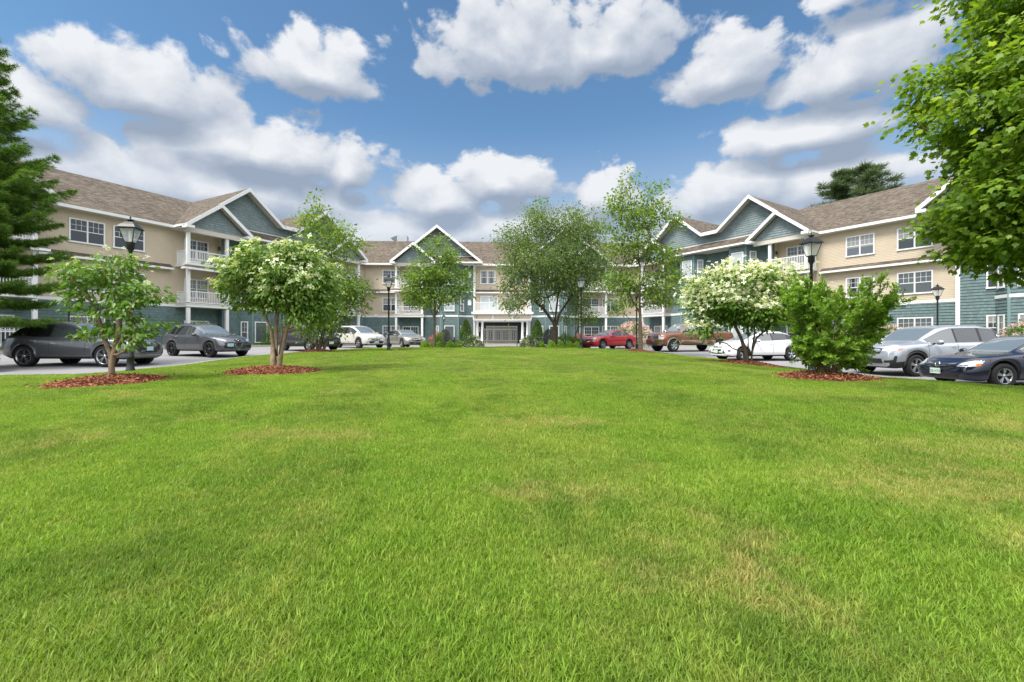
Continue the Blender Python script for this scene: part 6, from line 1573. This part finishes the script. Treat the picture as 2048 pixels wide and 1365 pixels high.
# ---- big maple at the right edge, near
plant('maple_tree', 'large near maple with bright lobed leaves filling the right edge', 'tree', (9.35, 7.2, 0.25), 19,
      [(-0.35, 0, 4.6, 2.2, 2.1, 2.4), (-1.35, -.2, 4.3, 1.0, 1.5, 1.5), (-1.15, 0, 3.0, 0.9, 1.3, 0.8), (0, 0, 2.7, 1.5, 1.7, 0.75), (0, 0, 7.3, 1.7, 1.7, 1.6), (-0.8, -0.6, 5.6, 1.1, 1.2, 1.2), (1.2, 0, 4.8, 1.6, 1.8, 2.4), (-1.55, 0.2, 2.75, 0.55, 0.6, 0.35)],
      560, [[(0, 0, 0), (0, 0, 1.4), (0, 0, 2.6), (-.1, 0, 4.2), (-.1, 0, 6.0), (0, 0, 8.0)], [(0, 0, 1.7), (-.6, 0, 2.4), (-1.3, 0, 3.2)], [(0, 0, 2.2), (-.5, -.3, 3.4), (-1.1, -.4, 4.8)], [(0, 0, 2.0), (.6, .2, 3.4), (1.2, .2, 5.0)]],
      None, 'maple', 0.095, 80, 0.19, L_maple, M_bark, 0.13, 0.007, 0.36, group='maple', droop=0.55, up=0.75, flat=0.42, extra=1)
# ---- spruce at the left edge
def spruce(x, y, z, H, rmax, seed, name, label, lay=26, per=11, nleaf=26, lm=None, zmin=0.9, z_full=0.16):
    g = np.random.default_rng(seed); root = empty(name, (x, y, z), label=label, cat='tree')
    mb = MB(); mb.tube([(0, 0, -.1), (0, 0, H * .5), (0, 0, H)], [0.24 * H / 12, 0.15 * H / 12, 0.01], 8); tr = mb
    P = []; A = []; Nn = []; S = []
    for i in range(lay):
        t = i / (lay - 1); zz = zmin + (H - 0.5 - zmin) * t ** 0.95; r = rmax * (1 - t) ** 0.9 * (0.62 + 0.62 * g.random()) * min(1.0, 0.55 + 1.6 * t) + 0.12
        nb = max(4, int(per * (1 - 0.5 * t))); a0 = g.random() * 6
        for b in range(nb):
            az = a0 + 2 * math.pi * b / nb + g.normal() * 0.2; L = r * (0.7 + 0.45 * g.random())
            d = np.array([math.cos(az), math.sin(az), 0]); side = np.array([-d[1], d[0], 0])
            sl = 0.32 * (1 - t) - 0.45 * t
            pts = [np.array([0, 0, zz]) + d * L * s + [0, 0, -sl * L * s + 0.30 * L * s * s] for s in (0, .35, .7, 1.0)]
            tr.tube(pts, [0.03, 0.022, 0.013, 0.005], 4, caps=False)
            nt = max(5, int(L / 0.13))
            for q in range(nt):
                s = 0.22 + 0.78 * (q + g.random()) / nt; c = np.array([0, 0, zz]) + d * L * s + [0, 0, -sl * L * s + 0.30 * L * s * s]
                for sg in (-1, 1):
                    tl = (0.16 + 0.42 * L * (1.05 - s) * 0.6) * (0.7 + 0.6 * g.random()); td = unit((d * 0.75 + side * sg * 0.8 + np.array([0, 0, -0.10]) + g.normal(size=3) * 0.10)[None])[0]
                    k = max(6, int(nleaf * tl / 0.3)); u = g.random(k)
                    P.append(c + td * (u * tl)[:, None]); o = g.normal(size=(k, 3)); A.append(td * 0.8 + unit(o) * 0.75 + [0, 0, .12]); Nn.append(g.normal(size=(k, 3)) + [0, 0, 0.8]); S.append(0.055 + 0.04 * g.random(k))
    tr.build('trunk', M_barkd, root)
    leaves('crown', np.concatenate(P), np.concatenate(A), np.concatenate(Nn), np.concatenate(S) * 1.9, 'needle', lm or L_spruce, root)
spruce(-18.95, 16.3, zr(-19, 16) - .1, 12.9, 2.7, 31, 'spruce_tree', 'bright green spruce cut off by the left edge, in front of the left wing balconies', 21, 15, 80, zmin=1.9)
# ---- pines behind the right wing
def pine(x, y, z, H, R0, seed, label, zlow=0.35, layers=13, wide=1.0):
    g = np.random.default_rng(seed); root = empty('pine_tree', (x, y, z), label=label, cat='tree', group='trees beyond the right roof')
    mb = MB(); mb.tube([(0, 0, 0), (.2, 0, H * .5), (0, 0, H)], [0.4, 0.28, 0.05], 8)
    P = []; A = []; Nn = []; S = []
    for i in range(layers):
        t = i / (layers - 1); zz = H * (zlow + (0.98 - zlow) * t); rr = R0 * (math.sin(math.pi * min(1, 0.22 + 0.78 * (1 - t))) ** 0.7) * (0.45 + 0.75 * g.random()) + 0.4
        for b in range(10):
            az = g.random() * 6.28; L = rr * (0.55 + 0.55 * g.random()); d = np.array([math.cos(az), math.sin(az), 0.0])
            e = np.array([0, 0, zz]) + d * L + [0, 0, 0.18 * L]
            mb.tube([(0, 0, zz), tuple(np.array([0, 0, zz]) + d * L * .55 + [0, 0, .02 * L]), tuple(e)], [0.09, 0.06, 0.02], 4, caps=False)
            for q in range(9):
                s = 0.4 + 0.62 * g.random(); c = np.array([0, 0, zz]) + d * L * s + [0, 0, 0.16 * L * s * s] + g.normal(size=3) * [.35, .35, .12]
                k = 75; o = unit(g.normal(size=(k, 3))) * [1, 1, .45]; P.append(c + o * 0.62 * g.random((k, 1))); A.append(o + [0, 0, .35]); Nn.append(g.normal(size=(k, 3))); S.append(0.55 + 0.3 * g.random(k))
    mb.build('trunk', M_barkd, root); leaves('crown', np.concatenate(P), np.concatenate(A), np.concatenate(Nn), np.concatenate(S), 'needle', L_pine, root)
pine(53.2, 70.0, 0.3, 27.0, 4.9, 41, 'tall dark white pine with layered limbs behind the right wing roof', 0.42)
pine(63, 72.0, 0.3, 24.0, 6.0, 42, 'dark pine farther right behind the right wing roof, lower than the other', 0.42)

# ---- low shrubs: one solid ball of leaves each
def ball(name, label, x, y, z, rx, rz, seed, lm, n=1500, size=0.05, shape='diamond', group=None, cat='shrub', fl=None, ry=None, box=False, cone=False):
    g = np.random.default_rng(seed); root = empty(name, (x, y, z), label=label, cat=cat, group=group); ry = ry or rx
    d = unit(g.normal(size=(n, 3))); d[:, 2] = np.abs(d[:, 2]) * 1.0
    if box: d = d / np.max(np.abs(d) ** 1.0, axis=1, keepdims=True) * 0.96
    lump = 1 + 0.10 * np.sin(d[:, 0] * 5 + seed) * np.cos(d[:, 1] * 5 + d[:, 2] * 4) + 0.07 * np.sin(d[:, 2] * 9 + d[:, 0] * 7)
    rr = (0.72 + 0.30 * g.random(n)) * lump
    P = d * rr[:, None] * [rx, ry, rz]
    if cone:
        h = g.random(n) ** 1.2; a = g.random(n) * 6.283; q = np.sqrt(1 - h) * np.minimum(1, 0.75 + h * 2) * (0.8 + 0.25 * g.random(n)) * (1 + 0.06 * np.sin(a * 5 + h * 9))
        P = np.column_stack([rx * q * np.cos(a), ry * q * np.sin(a), rz * h]); d = unit(P * [1, 1, .25])
    ax = g.normal(size=(n, 3)) * 0.7 + d * 0.8 + [0, 0, .4]; nr = d + g.normal(size=(n, 3)) * 0.4
    leaves('foliage', P, ax, nr, size * (0.7 + 0.6 * g.random(n)), shape, lm, root)
    mb = MB()                                                   # twiggy core that closes the view through
    for k in range(14):
        dd = unit(g.normal(size=(1, 3)))[0]; dd[2] = abs(dd[2]) + 0.3
        e = dd * [rx * .6, ry * .6, rz * .6]; mb.tube([(dd[0] * .05, dd[1] * .05, -.05), tuple(e * .5 + [0, 0, .05]), tuple(e)], [0.02, 0.014, 0.006], 4, caps=False)
    mb.build('stems', M_barkd, root)
    if fl:
        fm, nf, fs = fl; d2 = unit(g.normal(size=(nf, 3))); d2[:, 2] = np.abs(d2[:, 2])
        k = 10; Pc = d2 * [rx * 1.0, ry * 1.0, rz * 1.0]
        Pp = np.repeat(Pc, k, 0) + g.normal(size=(nf * k, 3)) * fs * 0.8
        leaves('blossoms', Pp, g.normal(size=(nf * k, 3)), np.repeat(d2, k, 0) + g.normal(size=(nf * k, 3)) * .5, fs * (0.8 + 0.5 * g.random(nf * k)), 'petal4', fm, root, kind='stuff')
    return root
for k, (x, y, r, lab) in enumerate([(-5.95, 31.0, .33, 'leftmost clipped round boxwood of the bed left of the bench'), (-5.4, 31.15, .30, 'clipped boxwood, second from the left in the bed left of the bench'), (-4.95, 31.1, .33, 'clipped boxwood in the middle of the left bed, by the young maple trunk'),
                               (-4.15, 30.6, .34, 'clipped boxwood in front of the left lawn chair'), (-3.55, 30.7, .34, 'clipped boxwood nearest the white-flowered shrub left of the bench'),
                               (1.95, 30.6, .32, 'clipped boxwood in front of the right lawn chair'), (2.62, 30.1, .33, 'clipped boxwood just in front of the broad tree trunk'), (3.25, 30.5, .32, 'clipped boxwood, third from the right in the bed right of the bench'),
                               (3.85, 30.6, .33, 'clipped boxwood, second from the right in the bed right of the bench'), (4.35, 30.5, .31, 'rightmost clipped boxwood, by the red sedan')]):
    ball('boxwood', lab, x, y, zl(x, y), r * 0.9, r * 1.4, 70 + k, L_box, 2600, 0.05, group='clipped boxwoods along the lawn')
for k, (x, y, lab) in enumerate([(-2.65, 30.5, 'loose white-flowered shrub left of the bench'), (1.15, 30.5, 'loose white-flowered shrub right of the bench')]):
    ball('rose_shrub', lab, x, y, zl(x, y), .72 if k == 0 else .62, .82, 90 + k, L_grey, 2400, 0.075, group='white-flowered shrubs by the bench', fl=(L_white, 26, 0.06))
for k, (u, lab) in enumerate([(-3.95, 'dark cone-shaped evergreen left of the porch columns'), (3.75, 'dark cone-shaped evergreen right of the porch columns')]):
    p = FC.p(u, 4.3, 0); ball('arborvitae', lab, p[0], p[1], zr(p[0], p[1]) + .05, .78, 2.65, 95 + k, L_arb, 5200, 0.14, group='cone evergreens at the porch', cone=True)
ball('azalea', 'deep pink azalea behind the left lawn chair', -5.7, 36.0, zr(-5, 36), 1.05, 1.15, 101, L_hedge, 2200, 0.09, fl=(L_pink, 150, 0.07), group='flowering rhododendrons and azaleas')
ball('azalea', 'bright pink azalea left of the red sedan', 5.75, 38.5, zr(5, 38), .85, 1.15, 102, L_hedge, 1800, 0.09, fl=(L_pink, 170, 0.07), group='flowering rhododendrons and azaleas')
p = FR_.p(12.0, 4.2, 0)
ball('rhododendron', 'big pale pink rhododendron between the red sedan and the pickup', 10.3, 38.6, zr(10, 38) + .1, 1.75, 2.05, 103, L_hedge, 3200, 0.12, fl=(L_rose, 330, 0.10), group='flowering rhododendrons and azaleas')
p = FR_.p(24.6, 2.2, 0); ball('rhododendron', 'pale pink rhododendron under the right wing windows, behind the silver SUV windscreen', p[0], p[1], p[2] * 0 + .62, 1.6, 1.75, 104, L_hedge, 3000, 0.12, fl=(L_rose, 150, 0.10), group='flowering rhododendrons and azaleas')
p = FR_.p(31.6, 2.6, 0); ball('rhododendron', 'pale pink rhododendron at the right edge behind the navy sedan roof', p[0], p[1], .62, 1.2, 1.65, 105, L_hedge, 2600, 0.12, fl=(L_rose, 130, 0.10), group='flowering rhododendrons and azaleas')
for k, (x, y, r, h, lab) in enumerate([(-5.15, 33.2, .75, .98, 'round dark green shrub behind the left boxwoods'), (3.95, 33.6, .95, 1.05, 'round dark green shrub behind the right boxwoods'), (4.75, 33.9, .7, .8, 'low green shrub beside the bright pink azalea, behind the broad tree')]):
    ball('round_shrub', lab, x, y, zl(x, min(y, 35)) if y < 35 else zr(x, y), r, h, 110 + k, L_hedge, 2200, 0.085, group='round dark shrubs behind the beds')
def wing_shrub(s, n, r, h, seed, lab, lm, name='round_shrub', **kw):
    p = FL.p(s, n, 0); ball(name, lab, p[0], p[1], max(zr(p[0], p[1]) + .13, GZ), r, h, seed, lm, 3600, 0.11, **kw)
wing_shrub(26.0, 1.9, 1.9, 1.85, 120, 'wide grey-green shrub under the left wing windows behind the charcoal SUV', L_grey)
wing_shrub(19.4, 3.2, 1.35, 1.75, 121, 'rounded grey-green shrub before the balcony post behind the slate SUV', L_grey)
wing_shrub(20.4, 4.3, .8, .75, 122, 'low bright yellow-green shrub between the two grey SUVs', L_box)
p = FL.p(12.3, 3.6, 0)
h = ball('clipped_hedge', 'flat-topped clipped hedge before the left bay window, right of the slate SUV', p[0], p[1], zr(p[0], p[1]) + .13, 2.3, 1.55, 123, L_hedge, 9000, 0.09, cat='hedge', ry=.8, box=True); h.rotation_euler = (0, 0, math.atan2(FL.es.y, FL.es.x))
p = FL.p(4.6, 4.2, 0); ball('round_shrub', 'small bright shrub behind the cream SUV bonnet', p[0], p[1], .62, .7, 1.2, 124, L_box, 1500, 0.08)
# ------------------------------------------------------------------ grass: tufts scattered over the lawn
def tuft(seed, nb, rad, h, w, seg=3):
    g = np.random.default_rng(seed); V = []; F = []; sizes = []
    for b in range(nb):
        a = g.random() * 6.283; r = rad * math.sqrt(g.random()); x, y = r * math.cos(a), r * math.sin(a)
        yaw = g.random() * 6.283; lean = 0.25 + 0.75 * g.random(); hh = h * (0.55 + 0.65 * g.random()); ww = w * (0.7 + 0.6 * g.random())
        dx, dy = math.cos(yaw), math.sin(yaw); sx, sy = -dy, dx; base = len(V)
        for i in range(seg + 1):
            t = i / seg; bend = lean * t * t * hh * 0.9; z = hh * t * (1 - 0.25 * lean * t); k = ww * (1 - t ** 1.6) * 0.5
            px, py = x + dx * bend, y + dy * bend
            if i < seg: V += [(px - sx * k, py - sy * k, z), (px + sx * k, py + sy * k, z)]
            else: V.append((px, py, z))
        for i in range(seg - 1): F.append((base + 2 * i, base + 2 * i + 1, base + 2 * i + 3, base + 2 * i + 2))
        F.append((base + 2 * seg - 2, base + 2 * seg - 1, base + 2 * seg))
    me = bpy.data.meshes.new('grass_tuft'); me.from_pydata(V, [], F); me.materials.append(M_blade)
    return bpy.data.objects.new('grass_tuft', me)
def scatter(name, pts, rot, scl, idx, variants, **kw):
    me = bpy.data.meshes.new(name); me.vertices.add(len(pts)); me.vertices.foreach_set('co', pts.astype(np.float32).ravel())
    for nm, dat, typ, key in (('rot', rot, 'FLOAT_VECTOR', 'vector'), ('scl', scl, 'FLOAT_VECTOR', 'vector')):
        at = me.attributes.new(nm, typ, 'POINT'); at.data.foreach_set(key, dat.astype(np.float32).ravel())
    at = me.attributes.new('pick', 'INT', 'POINT'); at.data.foreach_set('value', idx.astype(np.int32))
    o = bpy.data.objects.new(name, me); COL.objects.link(o); tag(o, **kw)
    ng = bpy.data.node_groups.new(name + '_nodes', 'GeometryNodeTree')
    ng.interface.new_socket('Geometry', in_out='INPUT', socket_type='NodeSocketGeometry'); ng.interface.new_socket('Geometry', in_out='OUTPUT', socket_type='NodeSocketGeometry')
    q = NT(ng); gi = q.n('NodeGroupInput'); go = q.n('NodeGroupOutput'); jn = q.n('GeometryNodeJoinGeometry'); ip = q.n('GeometryNodeInstanceOnPoints')
    for v in variants:
        oi = q.n('GeometryNodeObjectInfo'); oi.inputs['Object'].default_value = v; oi.inputs['As Instance'].default_value = True; q.l.new(oi.outputs['Geometry'], jn.inputs[0])
    def attr(nm, typ):
        a = q.n('GeometryNodeInputNamedAttribute', data_type=typ); a.inputs['Name'].default_value = nm; return a.outputs['Attribute']
    q.l.new(gi.outputs[0], ip.inputs['Points']); q.l.new(jn.outputs[0], ip.inputs['Instance']); ip.inputs['Pick Instance'].default_value = True
    q.l.new(attr('pick', 'INT'), ip.inputs['Instance Index']); q.l.new(attr('rot', 'FLOAT_VECTOR'), ip.inputs['Rotation']); q.l.new(attr('scl', 'FLOAT_VECTOR'), ip.inputs['Scale'])
    q.l.new(ip.outputs[0], go.inputs[0])
    md = o.modifiers.new('scatter', 'NODES'); md.node_group = ng
    return o
def grass():
    g = np.random.default_rng(3); P = []; S = []; I = []
    bands = [(0.9, 4.2, 1750, (0, 1, 2), 0.86), (4.2, 9.0, 560, (3, 4), 0.92), (9.0, 18.0, 175, (5, 6), 1.0), (18.0, 36.5, 60, (5, 6), 1.3)]
    for (y0, y1, dens, var, sc) in bands:
        ya, yb = (y0 * 0.72 if y0 > 1 else y0), (y1 * 1.28 if y1 < 30 else y1)      # bands of blade size shade into one another
        w = 1.25 * yb + 2.0; A = (yb - ya) * 2 * w; n = int(A * dens)
        x = (g.random(n) * 2 - 1) * w; y = ya + (yb - ya) * g.random(n); u = 1 + 0.28 * (g.random(n) * 2 - 1)
        ok = (np.abs(x) < 1.25 * y + 1.6) & ((y > y0 * u) | (y0 < 1)) & ((y < y1 * u) | (y1 > 30)); x, y = x[ok], y[ok]
        ok = dist_edge(x, y) > -0.02; x, y = x[ok], y[ok]
        for (mx, my, r, ry) in MULCH:
            ok = ((x - mx) / (r * 0.97)) ** 2 + ((y - my) / (ry * 0.97)) ** 2 > 1; x, y = x[ok], y[ok]
        z = z_lawn(x, y) - 0.006; P.append(np.column_stack([x, y, z]))
        lump = 0.84 + 0.10 * np.sin(x * 1.7 + 0.6 * y) * np.sin(y * 2.3 - x) ; s = sc * lump * (0.8 + 0.4 * g.random(len(x)))
        S.append(np.column_stack([s, s, s * (0.85 + 0.35 * g.random(len(x)))])); I.append(np.where(g.random(len(x)) < (0.02 if y1 < 10 else 0.0), g.choice((7, 8), len(x)), g.choice(var, len(x))))
    P = np.concatenate(P); n = len(P); rot = np.column_stack([g.normal(size=n) * 0.10, g.normal(size=n) * 0.10, g.random(n) * 6.283])
    vs = [tuft(1, 64, 0.055, 0.034, 0.0021), tuft(2, 64, 0.055, 0.029, 0.0021), tuft(3, 56, 0.05, 0.039, 0.0020), tuft(4, 54, 0.075, 0.036, 0.0034, 2), tuft(5, 54, 0.075, 0.041, 0.0034, 2), tuft(6, 46, 0.13, 0.048, 0.0080, 2), tuft(7, 46, 0.13, 0.054, 0.0080, 2), tuft(8, 16, 0.035, 0.026, 0.013, 3), tuft(9, 7, 0.05, 0.085, 0.0022, 4)]
    scatter('grass', P, rot, np.concatenate(S), np.concatenate(I), vs, kind='stuff')
    # strips along the wings
    P = []
    for F, a, b in ((FL, 6.2, 33.8), (FR_, 6.2, 33.8), (FC, -11.8, -3.8), (FC, 3.8, 11.8)):
        n = int(abs(b - a) * 5 * 26); s = a + (b - a) * g.random(n); m = 0.1 + 5.0 * g.random(n)
        for si, mi in zip(s, m):
            p = F.p(si, mi, 0); z = zr(p[0], p[1]) + 0.13; zi = max(z, GZ + 0.02); P.append((p[0], p[1], zi + (z - zi) * mi / 5.2))
    P = np.array(P); n = len(P); k = 1.25 + 0.5 * g.random(n)
    scatter('strip_grass', P, np.column_stack([np.zeros(n), np.zeros(n), g.random(n) * 6.283]), np.column_stack([k, k, k]), g.choice((5, 6), n), vs, kind='stuff')
grass()
